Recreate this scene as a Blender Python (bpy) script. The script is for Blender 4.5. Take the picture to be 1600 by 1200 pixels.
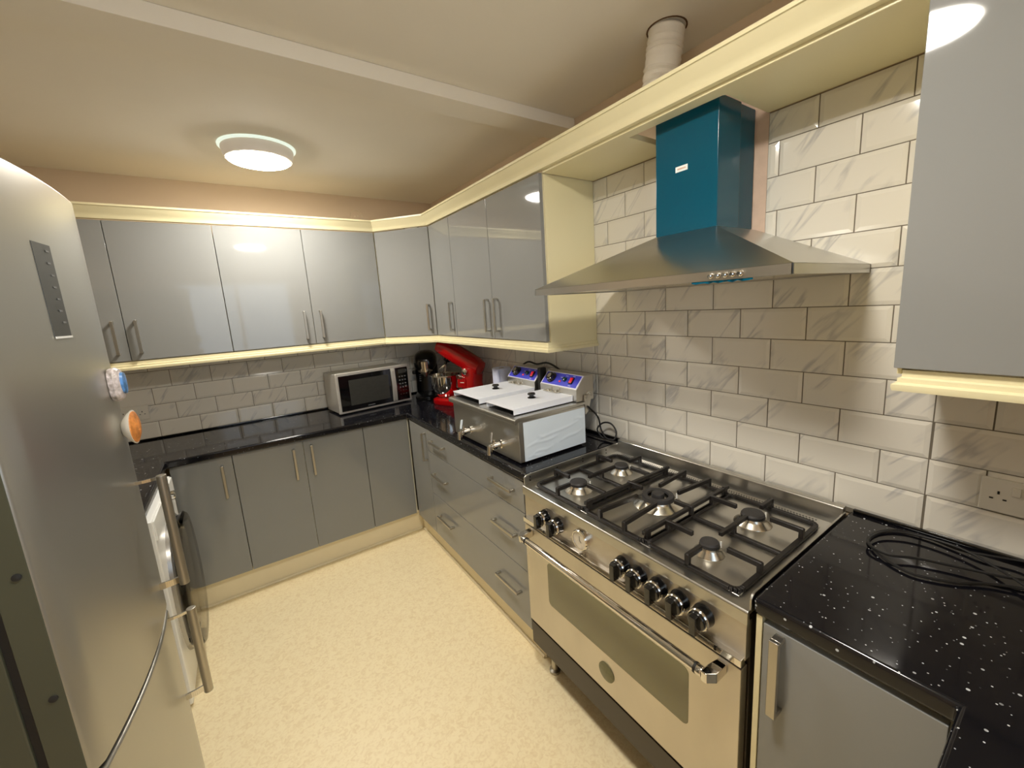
import bpy, bmesh, math, random
from mathutils import Vector, Matrix

# ------------------------------------------------------------------ scene, camera, light
for o in list(bpy.data.objects):
    bpy.data.objects.remove(o)
scene = bpy.context.scene
COL = scene.collection
random.seed(7)

YAW, PITCH, ROLL = 0.6029, -0.1741, -0.0601
CAM = Vector((-1.4839, -3.3439, 1.598))
FPX, PPX, PPY = 640.92, 15.7, -11.4


def make_camera():
    cd = bpy.data.cameras.new('camera')
    cd.sensor_fit = 'HORIZONTAL'
    cd.sensor_width = 36.0
    cd.lens = 36.0 * FPX / 1600.0
    cd.shift_x = -PPX / 1600.0
    cd.shift_y = PPY / 1600.0
    cd.clip_start = 0.02
    cam = bpy.data.objects.new('camera', cd)
    COL.objects.link(cam)
    cy, sy = math.cos(YAW), math.sin(YAW)
    cp, sp = math.cos(PITCH), math.sin(PITCH)
    fw = Vector((sy * cp, cy * cp, sp))
    rt = Vector((cy, -sy, 0))
    up = rt.cross(fw)
    c, s = math.cos(ROLL), math.sin(ROLL)
    r2 = c * rt + s * up
    u2 = -s * rt + c * up
    m = Matrix((r2, u2, -fw)).transposed().to_4x4()
    m.translation = CAM
    cam.matrix_world = m
    scene.camera = cam


make_camera()
LAMP = 100.0                       # emission of the ceiling lamps' diffusers
LAMP_COL = (1.0, 0.945, 0.85)
scene.view_settings.view_transform = 'Standard'
scene.view_settings.look = 'None'
scene.view_settings.gamma = 1.0
scene.view_settings.use_curve_mapping = False
scene.view_settings.exposure = 0.3
world = bpy.data.worlds.new('world')
scene.world = world
world.use_nodes = True
world.node_tree.nodes['Background'].inputs[0].default_value = (0.70, 0.82, 1.0, 1)
world.node_tree.nodes['Background'].inputs[1].default_value = 2.2

# ------------------------------------------------------------------ materials
MATS = {}


def lin(r, g, b):
    def f(c):
        c /= 255.0
        return c / 12.92 if c <= 0.04045 else ((c + 0.055) / 1.055) ** 2.4
    return (f(r), f(g), f(b), 1)


def mat(name, col, rough=0.5, metal=0.0, coat=0.0, emit=0.0, emit_col=None, trans=0.0, ior=None,
        alpha=1.0, noise=None, bump=None, spec=None, rnoise=None):
    """noise=(scale xyz, amount) mottles the colour, bump=(scale xyz, strength, distance), rnoise=(scale, amount)"""
    m = bpy.data.materials.new(name)
    m.use_nodes = True
    nt = m.node_tree
    b = nt.nodes['Principled BSDF']
    b.inputs['Base Color'].default_value = col
    b.inputs['Roughness'].default_value = rough
    b.inputs['Metallic'].default_value = metal
    b.inputs['Coat Weight'].default_value = coat
    b.inputs['Coat Roughness'].default_value = 0.03
    if spec is not None:
        b.inputs['Specular IOR Level'].default_value = spec
    if ior:
        b.inputs['IOR'].default_value = ior
    b.inputs['Transmission Weight'].default_value = trans
    b.inputs['Alpha'].default_value = alpha
    if emit:
        b.inputs['Emission Color'].default_value = (emit_col or col[:3]) + ((1,) if len(emit_col or col[:3]) == 3 else ())
        b.inputs['Emission Strength'].default_value = emit
    tc = nt.nodes.new('ShaderNodeTexCoord')

    def tex(scale, detail=4, sc=1.0):
        mp = nt.nodes.new('ShaderNodeMapping')
        if not isinstance(scale, (tuple, list)):
            scale = (scale,) * 3
        mp.inputs['Scale'].default_value = scale
        nt.links.new(tc.outputs['Object'], mp.inputs['Vector'])
        n = nt.nodes.new('ShaderNodeTexNoise')
        n.inputs['Scale'].default_value = sc
        n.inputs['Detail'].default_value = detail
        nt.links.new(mp.outputs[0], n.inputs['Vector'])
        return n
    if noise:
        n = tex(noise[0])
        cr = nt.nodes.new('ShaderNodeValToRGB')
        k = noise[1]
        cr.color_ramp.elements[0].position = 0.3
        cr.color_ramp.elements[1].position = 0.7
        cr.color_ramp.elements[0].color = (col[0] * (1 - k), col[1] * (1 - k * 1.06), col[2] * (1 - k * 1.2), 1)
        cr.color_ramp.elements[1].color = (min(1, col[0] * (1 + k)), min(1, col[1] * (1 + k)), min(1, col[2] * (1 + k)), 1)
        nt.links.new(n.outputs['Fac'], cr.inputs['Fac'])
        nt.links.new(cr.outputs[0], b.inputs['Base Color'])
    if rnoise:
        n = tex(rnoise[0])
        mr = nt.nodes.new('ShaderNodeMapRange')
        mr.inputs['From Min'].default_value = 0.3
        mr.inputs['From Max'].default_value = 0.7
        mr.inputs['To Min'].default_value = rough - rnoise[1]
        mr.inputs['To Max'].default_value = rough + rnoise[1]
        nt.links.new(n.outputs['Fac'], mr.inputs['Value'])
        nt.links.new(mr.outputs[0], b.inputs['Roughness'])
    if bump:
        n = tex(bump[0])
        bn = nt.nodes.new('ShaderNodeBump')
        bn.inputs['Strength'].default_value = bump[1]
        bn.inputs['Distance'].default_value = bump[2]
        nt.links.new(n.outputs['Fac'], bn.inputs['Height'])
        nt.links.new(bn.outputs[0], b.inputs['Normal'])
    MATS[name] = m
    return m


mat('wall_paint', lin(216, 194, 164), 0.7, noise=(3.0, 0.03), bump=(60, 0.12, 0.002))
mat('ceiling_paint', lin(242, 235, 220), 0.8, noise=(2.0, 0.02), bump=(50, 0.1, 0.002))
mat('plaster', lin(214, 188, 168), 0.85, noise=(25, 0.06), bump=(80, 0.2, 0.002))
mat('grout', lin(120, 112, 98), 0.9)
mat('door_grey', lin(140, 141, 139), 0.045, spec=0.5, noise=(2.0, 0.015))
mat('carcass', lin(238, 230, 200), 0.35)
mat('cream', lin(238, 228, 186), 0.32, noise=(4, 0.015))
mat('plinth', lin(234, 222, 190), 0.4, noise=(5, 0.03))
mat('handle_steel', lin(182, 177, 166), 0.32, metal=0.95)
mat('steel', lin(196, 194, 188), 0.29, metal=1.0)
mat('steel_worn', lin(206, 200, 190), 0.36, metal=1.0, noise=((9, 5, 3), 0.06), rnoise=((8, 8, 3), 0.09))
mat('steel_side', lin(204, 201, 194), 0.32, metal=1.0, rnoise=((2, 10, 10), 0.03))
mat('silver_paint', lin(208, 205, 197), 0.38, metal=0.55)
mat('chrome', lin(225, 222, 216), 0.08, metal=1.0)
mat('alu', lin(215, 210, 198), 0.25, metal=1.0)
mat('cast_iron', lin(25, 21, 19), 0.42, spec=0.5, bump=(200, 0.3, 0.001))
mat('burner_cap', lin(46, 44, 44), 0.55, noise=(60, 0.2))
mat('black_gloss', lin(12, 12, 13), 0.08, coat=0.5)
mat('black_matt', lin(16, 15, 15), 0.55)
mat('dark_panel', lin(52, 44, 34), 0.3, noise=(6, 0.08))
mat('oven_glass', lin(104, 100, 66), 0.06, coat=0.8, noise=(3, 0.05))
mat('badge_green', lin(112, 112, 88), 0.3, metal=0.6, noise=(80, 0.15), bump=(120, 0.4, 0.002))
mat('clock_glass', lin(206, 196, 178), 0.06, coat=0.9, noise=(60, 0.12))
mat('teal_film', (0.0, 0.078, 0.132, 1), 0.16, spec=0.4, noise=((2, 2, 1), 0.05))
mat('white_sticker', lin(240, 246, 244), 0.4)
mat('sticker_print', lin(214, 160, 130), 0.5)
mat('film_white', lin(224, 236, 246), 0.3, noise=(5, 0.015))
mat('lid_white', lin(240, 244, 252), 0.28)
mat('blue_panel', lin(62, 66, 200), 0.35, noise=(30, 0.04))
mat('panel_border', lin(214, 214, 240), 0.4)
mat('red_switch', lin(205, 24, 40), 0.25, emit=0.25)
mat('green_lamp', lin(10, 50, 46), 0.15)
mat('white_print', lin(225, 225, 222), 0.5)
mat('grey_print', lin(120, 120, 120), 0.5)
mat('red_gloss', lin(162, 4, 8), 0.12, coat=0.3)
mat('mixer_black', lin(9, 9, 10), 0.2, spec=0.4)
mat('paper_blue', lin(222, 228, 254), 0.9, bump=((60, 60, 300), 0.25, 0.002))
mat('cardboard', lin(180, 150, 110), 0.9)
mat('white_plastic', lin(240, 240, 236), 0.3)
mat('socket_white', lin(226, 222, 210), 0.3)
mat('fridge_steel', lin(178, 176, 168), 0.3, metal=0.8, noise=((2, 2, 1), 0.02))
mat('fridge_side', lin(74, 76, 62), 0.3, noise=(3, 0.05))
mat('rubber', lin(30, 30, 30), 0.6)
mat('display', lin(58, 58, 54), 0.3, noise=((30, 30, 60), 0.12))
mat('washer_white', lin(244, 244, 240), 0.25)
mat('washer_ring', lin(176, 174, 170), 0.25, metal=0.7)
mat('duct_white', lin(232, 224, 208), 0.6, bump=(90, 0.35, 0.004))
mat('lamp_body', lin(214, 204, 186), 0.5, emit=0.14, emit_col=(1.0, 0.93, 0.8))
mat('lamp_glow', (1, 1, 1, 1), 0.5, emit=LAMP, emit_col=LAMP_COL)
mat('lamp_halo', lin(225, 240, 228), 0.5, emit=0.55, emit_col=(0.86, 1.0, 0.9))
mat('magnet_shell', lin(236, 228, 214), 0.35)
mat('magnet_foil', lin(200, 190, 190), 0.3, noise=(70, 0.5), bump=(60, 0.6, 0.01))
mat('magnet_blue', lin(80, 130, 190), 0.3, noise=(60, 0.6))
mat('magnet_orange', lin(222, 140, 70), 0.5, noise=(50, 0.45), bump=(60, 0.7, 0.01))
mat('wood_raw', lin(96, 66, 36), 0.8, noise=(40, 0.2))
mat('mark_white', lin(222, 206, 178), 0.8, noise=(60, 0.1))


def thin_glass(name, tint, ior=1.25):
    m = bpy.data.materials.new(name)
    m.use_nodes = True
    nt = m.node_tree
    nt.nodes.remove(nt.nodes['Principled BSDF'])
    out = nt.nodes['Material Output']
    tr = nt.nodes.new('ShaderNodeBsdfTransparent')
    tr.inputs[0].default_value = tint
    gl = nt.nodes.new('ShaderNodeBsdfGlossy')
    gl.inputs['Roughness'].default_value = 0.06
    fr = nt.nodes.new('ShaderNodeFresnel')
    fr.inputs[0].default_value = ior
    mx = nt.nodes.new('ShaderNodeMixShader')
    nt.links.new(fr.outputs[0], mx.inputs[0])
    nt.links.new(tr.outputs[0], mx.inputs[1])
    nt.links.new(gl.outputs[0], mx.inputs[2])
    nt.links.new(mx.outputs[0], out.inputs[0])
    MATS[name] = m


thin_glass('smoked_glass', (0.66, 0.64, 0.6, 1))
thin_glass('clear_glass', (0.95, 0.97, 0.97, 1), 1.4)


def speckled():
    m = mat('worktop_black', lin(20, 20, 24), 0.09, spec=0.45)
    nt = m.node_tree
    b = nt.nodes['Principled BSDF']
    tc = nt.nodes.new('ShaderNodeTexCoord')
    prev = None
    for sc, th, keep in ((110.0, 0.17, 0.72), (42.0, 0.12, 0.66)):
        v = nt.nodes.new('ShaderNodeTexVoronoi')
        v.inputs['Scale'].default_value = sc
        nt.links.new(tc.outputs['Object'], v.inputs['Vector'])
        lt = nt.nodes.new('ShaderNodeMath'); lt.operation = 'LESS_THAN'
        lt.inputs[1].default_value = th
        nt.links.new(v.outputs['Distance'], lt.inputs[0])
        sx = nt.nodes.new('ShaderNodeSeparateColor')
        nt.links.new(v.outputs['Color'], sx.inputs[0])
        gt = nt.nodes.new('ShaderNodeMath'); gt.operation = 'GREATER_THAN'
        gt.inputs[1].default_value = keep
        nt.links.new(sx.outputs[0], gt.inputs[0])
        mu = nt.nodes.new('ShaderNodeMath'); mu.operation = 'MULTIPLY'
        nt.links.new(lt.outputs[0], mu.inputs[0]); nt.links.new(gt.outputs[0], mu.inputs[1])
        mu2 = nt.nodes.new('ShaderNodeMath'); mu2.operation = 'MULTIPLY'
        nt.links.new(mu.outputs[0], mu2.inputs[0]); nt.links.new(sx.outputs[1], mu2.inputs[1])
        if prev is None:
            prev = mu2
        else:
            ad = nt.nodes.new('ShaderNodeMath'); ad.operation = 'MAXIMUM'
            nt.links.new(prev.outputs[0], ad.inputs[0]); nt.links.new(mu2.outputs[0], ad.inputs[1])
            prev = ad
    mx = nt.nodes.new('ShaderNodeMix'); mx.data_type = 'RGBA'
    mx.inputs['A'].default_value = lin(17, 17, 22)
    mx.inputs['B'].default_value = lin(205, 208, 210)
    nt.links.new(prev.outputs[0], mx.inputs['Factor'])
    nt.links.new(mx.outputs['Result'], b.inputs['Base Color'])


speckled()


def marble():
    m = mat('marble_tile', lin(224, 219, 205), 0.1, coat=0.3)
    nt = m.node_tree
    b = nt.nodes['Principled BSDF']
    tc = nt.nodes.new('ShaderNodeTexCoord')
    oi = nt.nodes.new('ShaderNodeObjectInfo')
    mu = nt.nodes.new('ShaderNodeMath'); mu.operation = 'MULTIPLY'; mu.inputs[1].default_value = 40.0
    nt.links.new(oi.outputs['Random'], mu.inputs[0])
    va = nt.nodes.new('ShaderNodeVectorMath'); va.operation = 'ADD'
    nt.links.new(tc.outputs['Object'], va.inputs[0]); nt.links.new(mu.outputs[0], va.inputs[1])
    mp = nt.nodes.new('ShaderNodeMapping')
    mp.vector_type = 'TEXTURE'
    mp.inputs['Rotation'].default_value = (0, math.radians(38), 0)
    mp.inputs['Scale'].default_value = (0.16, 1.0, 1.1)
    nt.links.new(va.outputs[0], mp.inputs['Vector'])
    n = nt.nodes.new('ShaderNodeTexNoise')
    n.inputs['Scale'].default_value = 1.6; n.inputs['Detail'].default_value = 4; n.inputs['Distortion'].default_value = 0.25
    nt.links.new(mp.outputs[0], n.inputs['Vector'])
    # thin vein where the noise crosses its middle value
    sb = nt.nodes.new('ShaderNodeMath'); sb.operation = 'SUBTRACT'; sb.inputs[1].default_value = 0.5
    nt.links.new(n.outputs['Fac'], sb.inputs[0])
    ab = nt.nodes.new('ShaderNodeMath'); ab.operation = 'ABSOLUTE'
    nt.links.new(sb.outputs[0], ab.inputs[0])
    cr = nt.nodes.new('ShaderNodeValToRGB')
    cr.color_ramp.elements[0].position = 0.0
    cr.color_ramp.elements[0].color = lin(196, 194, 190)
    cr.color_ramp.elements[1].position = 0.03
    cr.color_ramp.elements[1].color = lin(230, 226, 215)
    nt.links.new(ab.outputs[0], cr.inputs['Fac'])
    n2 = nt.nodes.new('ShaderNodeTexNoise')
    n2.inputs['Scale'].default_value = 7.0
    nt.links.new(va.outputs[0], n2.inputs['Vector'])
    cr2 = nt.nodes.new('ShaderNodeValToRGB')
    cr2.color_ramp.elements[0].position = 0.39; cr2.color_ramp.elements[0].color = (1, 1, 1, 1)
    cr2.color_ramp.elements[1].position = 0.54; cr2.color_ramp.elements[1].color = (0, 0, 0, 1)
    nt.links.new(n2.outputs['Fac'], cr2.inputs['Fac'])
    mx = nt.nodes.new('ShaderNodeMix'); mx.data_type = 'RGBA'
    mx.inputs['A'].default_value = lin(230, 226, 215)
    nt.links.new(cr2.outputs[0], mx.inputs['Factor'])
    nt.links.new(cr.outputs[0], mx.inputs['B'])
    nt.links.new(mx.outputs['Result'], b.inputs['Base Color'])


marble()


def vinyl():
    m = mat('floor_vinyl', lin(226, 204, 160), 0.42)
    nt = m.node_tree
    b = nt.nodes['Principled BSDF']
    tc = nt.nodes.new('ShaderNodeTexCoord')
    n = nt.nodes.new('ShaderNodeTexNoise'); n.inputs['Scale'].default_value = 55; n.inputs['Detail'].default_value = 6
    n.inputs['Distortion'].default_value = 1.2
    nt.links.new(tc.outputs['Object'], n.inputs['Vector'])
    cr = nt.nodes.new('ShaderNodeValToRGB')
    cr.color_ramp.elements[0].position = 0.34; cr.color_ramp.elements[0].color = lin(236, 216, 172)
    cr.color_ramp.elements[1].position = 0.56; cr.color_ramp.elements[1].color = lin(247, 231, 190)
    nt.links.new(n.outputs['Fac'], cr.inputs['Fac'])
    nt.links.new(cr.outputs[0], b.inputs['Base Color'])
    bn = nt.nodes.new('ShaderNodeBump'); bn.inputs['Strength'].default_value = 0.08; bn.inputs['Distance'].default_value = 0.002
    nt.links.new(n.outputs['Fac'], bn.inputs['Height']); nt.links.new(bn.outputs[0], b.inputs['Normal'])


vinyl()


# ------------------------------------------------------------------ mesh helpers
def orth(d):
    d = Vector(d).normalized()
    a = Vector((0, 0, 1)) if abs(d.z) < 0.9 else Vector((1, 0, 0))
    u = d.cross(a).normalized()
    return d, u, d.cross(u).normalized()


def catmull(pts, n=8):
    pts = [Vector(p) for p in pts]
    out = []
    P = [2 * pts[0] - pts[1]] + pts + [2 * pts[-1] - pts[-2]]
    for i in range(1, len(P) - 2):
        for k in range(n):
            t = k / n
            a, b, c, d = P[i - 1], P[i], P[i + 1], P[i + 2]
            out.append(0.5 * ((2 * b) + (c - a) * t + (2 * a - 5 * b + 4 * c - d) * t * t + (3 * b - a - 3 * c + d) * t ** 3))
    out.append(pts[-1])
    return out


class MB:
    def __init__(s):
        s.v, s.f = [], []

    def add(s, vs, fs):
        n = len(s.v)
        s.v += [Vector(p) for p in vs]
        s.f += [tuple(i + n for i in f) for f in fs]
        return s

    def box(s, x0, x1, y0, y1, z0, z1):
        x0, x1 = sorted((x0, x1)); y0, y1 = sorted((y0, y1)); z0, z1 = sorted((z0, z1))
        return s.add([(x0, y0, z0), (x1, y0, z0), (x1, y1, z0), (x0, y1, z0), (x0, y0, z1), (x1, y0, z1), (x1, y1, z1), (x0, y1, z1)],
                     [(3, 2, 1, 0), (4, 5, 6, 7), (0, 1, 5, 4), (1, 2, 6, 5), (2, 3, 7, 6), (3, 0, 4, 7)])

    def obox(s, c, ax, h):
        c = Vector(c); a = [Vector(q).normalized() for q in ax]
        vs = []
        for dz in (-1, 1):
            for dx, dy in ((-1, -1), (1, -1), (1, 1), (-1, 1)):
                vs.append(c + a[0] * h[0] * dx + a[1] * h[1] * dy + a[2] * h[2] * dz)
        return s.add(vs, [(3, 2, 1, 0), (4, 5, 6, 7), (0, 1, 5, 4), (1, 2, 6, 5), (2, 3, 7, 6), (3, 0, 4, 7)])

    def bar(s, p0, p1, w, h, up=(0, 0, 1)):
        p0, p1 = Vector(p0), Vector(p1)
        d = (p1 - p0)
        u = Vector(up)
        side = d.cross(u).normalized()
        u = side.cross(d).normalized()
        return s.obox((p0 + p1) / 2, (d, side, u), (d.length / 2, w / 2, h / 2))

    def prism(s, poly, axis, a, b):
        """poly: 2D points in the two other axes (x,y | x,z | y,z order), extruded along axis from a to b"""
        def P(q, t):
            return {0: (t, q[0], q[1]), 1: (q[0], t, q[1]), 2: (q[0], q[1], t)}[axis]
        n = len(poly)
        vs = [P(q, a) for q in poly] + [P(q, b) for q in poly]
        fs = [tuple(range(n))[::-1], tuple(range(n, 2 * n))] + [(i, (i + 1) % n, n + (i + 1) % n, n + i) for i in range(n)]
        return s.add(vs, fs)

    def cyl(s, p0, p1, r0, r1=None, n=20):
        r1 = r0 if r1 is None else r1
        p0, p1 = Vector(p0), Vector(p1)
        d, u, w = orth(p1 - p0)
        vs = []
        for p, r in ((p0, r0), (p1, r1)):
            for i in range(n):
                t = 2 * math.pi * i / n
                vs.append(p + (u * math.cos(t) + w * math.sin(t)) * r)
        return s.add(vs, [tuple(range(n))[::-1], tuple(range(n, 2 * n))] + [(i, (i + 1) % n, n + (i + 1) % n, n + i) for i in range(n)])

    def lathe(s, prof, c, axis=(0, 0, 1), n=28, cap=True):
        """prof: (radius, height along axis) list"""
        c = Vector(c)
        d, u, w = orth(axis)
        vs, fs = [], []
        for r, h in prof:
            for i in range(n):
                t = 2 * math.pi * i / n
                vs.append(c + d * h + (u * math.cos(t) + w * math.sin(t)) * r)
        for k in range(len(prof) - 1):
            for i in range(n):
                j = (i + 1) % n
                fs.append((k * n + i, k * n + j, (k + 1) * n + j, (k + 1) * n + i))
        if cap:
            fs.append(tuple(range(n))[::-1])
            fs.append(tuple(range((len(prof) - 1) * n, len(prof) * n)))
        return s.add(vs, fs)

    def tube(s, path, r, n=8):
        path = [Vector(p) for p in path]
        vs, fs = [], []
        d0, u, w = orth(path[1] - path[0])
        for k, p in enumerate(path):
            d = (path[min(k + 1, len(path) - 1)] - path[max(k - 1, 0)]).normalized()
            u = (u - d * u.dot(d)).normalized()
            w = d.cross(u)
            for i in range(n):
                t = 2 * math.pi * i / n
                vs.append(p + (u * math.cos(t) + w * math.sin(t)) * r)
        for k in range(len(path) - 1):
            for i in range(n):
                j = (i + 1) % n
                fs.append((k * n + i, k * n + j, (k + 1) * n + j, (k + 1) * n + i))
        fs.append(tuple(range(n))[::-1]); fs.append(tuple(range((len(path) - 1) * n, len(path) * n)))
        return s.add(vs, fs)

    def sweep(s, path, prof):
        """path: list of (x,y,outward normal xy) corner stations; prof: (outward, z) closed polygon"""
        vs, fs = [], []
        m = len(prof)
        for (x, y, nx, ny) in path:
            for o, z in prof:
                vs.append((x + nx * o, y + ny * o, z))
        for k in range(len(path) - 1):
            for i in range(m):
                j = (i + 1) % m
                fs.append((k * m + i, k * m + j, (k + 1) * m + j, (k + 1) * m + i))
        fs.append(tuple(range(m))[::-1]); fs.append(tuple(range((len(path) - 1) * m, len(path) * m)))
        return s.add(vs, fs)

    def build(s, name, material, parent=None, bevel=0.0, seg=2, local=False, sub=0):
        me = bpy.data.meshes.new(name)
        bm = bmesh.new()
        off = Vector((0, 0, 0))
        inv = None
        if parent is not None and not local:
            root = parent
            while root.parent is not None:
                root = root.parent
            inv = Matrix.LocRotScale(root.location, root.rotation_euler, None).inverted()
        if parent is None:
            xs = [p.x for p in s.v]; ys = [p.y for p in s.v]; zs = [p.z for p in s.v]
            off = Vector(((min(xs) + max(xs)) / 2, (min(ys) + max(ys)) / 2, min(zs)))
        bv = []
        for p in s.v:
            q = inv @ p if inv is not None else p - off
            bv.append(bm.verts.new(q))
        for f in s.f:
            try:
                bm.faces.new([bv[i] for i in f])
            except ValueError:
                pass
        bmesh.ops.recalc_face_normals(bm, faces=bm.faces[:])
        if bevel > 0:
            es = [e for e in bm.edges if len(e.link_faces) == 2 and e.calc_face_angle(0) > 0.6]
            bmesh.ops.bevel(bm, geom=es, offset=bevel, segments=seg, profile=0.5, affect='EDGES', clamp_overlap=True)
        if sub:
            bmesh.ops.subdivide_edges(bm, edges=bm.edges[:], cuts=sub, use_grid_fill=True)
        for e in bm.edges:
            e.smooth = len(e.link_faces) == 2 and e.calc_face_angle(0) < 0.62
        for f in bm.faces:
            f.smooth = True
        bm.to_mesh(me)
        bm.free()
        o = bpy.data.objects.new(name, me)
        COL.objects.link(o)
        me.materials.append(MATS[material])
        if bevel > 0:
            wn = o.modifiers.new('weighted_normal', 'WEIGHTED_NORMAL')
            wn.keep_sharp = True
            wn.weight = 90
        if parent is not None:
            o.parent = parent
        else:
            o.location = off
        return o


def tag(o, label, cat, group=None, kind=None):
    o['label'] = label
    o['category'] = cat
    if group:
        o['group'] = group
    if kind:
        o['kind'] = kind
    return o


def thing(name, label, cat, loc=(0, 0, 0), rz=0.0, group=None, kind=None):
    o = bpy.data.objects.new(name, None)
    o.empty_display_size = 0.05
    COL.objects.link(o)
    o.location = loc
    o.rotation_euler = (0, 0, rz)
    return tag(o, label, cat, group, kind)


def copy_tree(o, parent, loc):
    c = o.copy()
    COL.objects.link(c)
    c.parent = parent
    c.location = loc
    for ch in list(o.children):
        copy_tree(ch, c, ch.location.copy())
    return c


def B(*a):
    return MB().box(*a)


# ------------------------------------------------------------------ the room
ZC = 2.464
XL, YN = -2.47, -3.88
WR = 0.010                       # plaster plane behind the tiles
tag(B(XL - .1, WR + .1, YN - .1, WR + .1, -.1, 0).build('floor', 'floor_vinyl'), 'mottled cream vinyl kitchen floor', 'floor', kind='structure')
tag(B(XL - .1, WR + .1, YN - .1, WR + .1, ZC, ZC + .1).build('ceiling', 'ceiling_paint'), 'off white painted ceiling with a shallow beam', 'ceiling', kind='structure')
wall_far = tag(B(XL, WR, WR, WR + .1, 0, ZC).build('wall_far', 'wall_paint'), 'beige wall behind the microwave with a tiled splashback', 'wall', kind='structure')
wall_right = tag(B(WR, WR + .1, YN, WR + .1, 0, ZC).build('wall_right', 'wall_paint'), 'wall behind the cooker with marble effect brick tiles', 'wall', kind='structure')
tag(B(XL - .1, XL, YN, WR + .1, 0, ZC).build('wall_left', 'wall_paint'), 'beige wall behind the tall fridge', 'wall', kind='structure')
WX0, WX1, WZ0, WZ1 = -2.00, -.75, 1.08, 2.12
nw = MB().box(XL, WX0, YN - .1, YN, 0, ZC).box(WX1, WR, YN - .1, YN, 0, ZC).box(WX0, WX1, YN - .1, YN, 0, WZ0).box(WX0, WX1, YN - .1, YN, WZ1, ZC)
tag(nw.build('wall_near', 'wall_paint'), 'beige wall at the near end of the kitchen with a window', 'wall', kind='structure')
w1 = thing('window_1', 'white framed window in the near end wall', 'window', ((WX0 + WX1) / 2, YN - .06, WZ0), kind='structure')
wf = MB().box(WX0, WX1, YN - .075, YN - .045, WZ0, WZ0 + .05).box(WX0, WX1, YN - .075, YN - .045, WZ1 - .05, WZ1)
for xx in (WX0, WX0 + .605, WX1 - .04):
    wf.box(xx, xx + .04, YN - .074, YN - .046, WZ0 + .05, WZ1 - .05)
wf.build('window_frame', 'white_plastic', w1, bevel=.003)
for xx in (WX0 + .04, WX0 + .645):
    B(xx, xx + .565, YN - .062, YN - .058, WZ0 + .05, WZ1 - .05).build('pane', 'clear_glass', w1)
B(WX0 - .03, WX1 + .03, YN - .045, YN + .05, WZ0 - .025, WZ0).build('window_sill', 'white_plastic', w1, bevel=.004)
tag(B(XL, WR, -1.752, -1.612, 2.411, ZC).build('trim_1', 'ceiling_paint', bevel=.003), 'shallow painted beam crossing the ceiling', 'beam', kind='structure')


# ------------------------------------------------------------------ tiles
ZK = [0.914 + 0.1037 * k for k in range(13)]
GR = 0.0015


def tile_mesh(w, h):
    """bevelled tile, face toward -y (local), centre at 0"""
    mb = MB()
    a, b = w / 2, h / 2
    e = min(0.011, w * .3, h * .3)
    vs = []
    for (yy, k) in ((0.006, 0), (0.0025, 0), (0.0, e)):
        for sx, sz in ((-1, -1), (1, -1), (1, 1), (-1, 1)):
            vs.append((sx * (a - k), yy, sz * (b - k)))
    fs = [(8, 9, 10, 11), (3, 2, 1, 0)]
    for q in (0, 4):
        fs += [(q + i, q + (i + 1) % 4, q + 4 + (i + 1) % 4, q + 4 + i) for i in range(4)]
    me = bpy.data.meshes.new('tile')
    me.from_pydata(vs, [], fs)
    bm = bmesh.new(); bm.from_mesh(me); bmesh.ops.recalc_face_normals(bm, faces=bm.faces[:]); bm.to_mesh(me); bm.free()
    me.materials.append(MATS['marble_tile'])
    return me


TM = {}


def put_tile(wall, along, u0, u1, z0, z1):
    w, h = u1 - u0 - 2 * GR, z1 - z0 - 2 * GR
    if w < .006 or h < .006:
        return
    key = (round(w, 3), round(h, 3))
    if key not in TM:
        TM[key] = tile_mesh(*key)
    o = bpy.data.objects.new('tile', TM[key])
    COL.objects.link(o)
    wl = wall.location
    uc, zc = (u0 + u1) / 2, (z0 + z1) / 2
    o.parent = wall
    if along == 'x':
        o.location = Vector((uc, 0, zc)) - wl
    else:
        o.location = Vector((0, uc, zc)) - wl
        o.rotation_euler = (0, 0, -math.pi / 2)


def tile_rows(wall, along, pitch, off_even, off_odd, spans):
    """spans: function (row) -> list of (u0,u1,ztop) stretches covered with tiles in that row"""
    for k in range(12):
        off = off_even if k % 2 == 0 else off_odd
        for (a, b, zt) in spans(k):
            z0, z1 = ZK[k], min(ZK[k + 1], zt)
            if z1 - z0 < .01:
                continue
            n = math.floor((a - off) / pitch)
            u = off + n * pitch
            while u < b:
                put_tile(wall, along, max(u, a), min(u + pitch, b), z0, z1)
                u += pitch


def spans_right(k):
    out = []
    if ZK[k] < 1.40:
        out.append((-1.866, 0.0, 1.40))
        out.append((YN, -3.10, 1.40))
        out.append((-3.10, -1.866, 9))
    elif k >= 8:
        out.append((-3.10, -2.651, 2.146))
        out.append((-2.24, -1.866, 2.146))
    else:
        out.append((-3.10, -1.866, 2.146))
    return out


B(.004, WR, -3.87, -0.0, .90, 1.42).build('grout', 'grout', wall_right)
B(.004, WR, -3.12, -1.866, 1.42, 1.745).build('grout', 'grout', wall_right)
B(.004, WR, -3.12, -2.651, 1.745, 2.147).build('grout', 'grout', wall_right)
B(.004, WR, -2.24, -1.866, 1.745, 2.147).build('grout', 'grout', wall_right)
B(.003, WR, -2.651, -2.24, 1.745, 2.30).build('bare_plaster', 'plaster', wall_right)['label'] = 'bare pink plaster strip beside the chimney'
tile_rows(wall_right, 'y', .2085, -2.060, -1.955, spans_right)
B(XL, 0, .004, WR, .90, 1.42).build('grout', 'grout', wall_far)
tile_rows(wall_far, 'x', .2040, -1.946, -1.848, lambda k: [(XL, 0.0, 1.40)] if ZK[k] < 1.40 else [])
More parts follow.
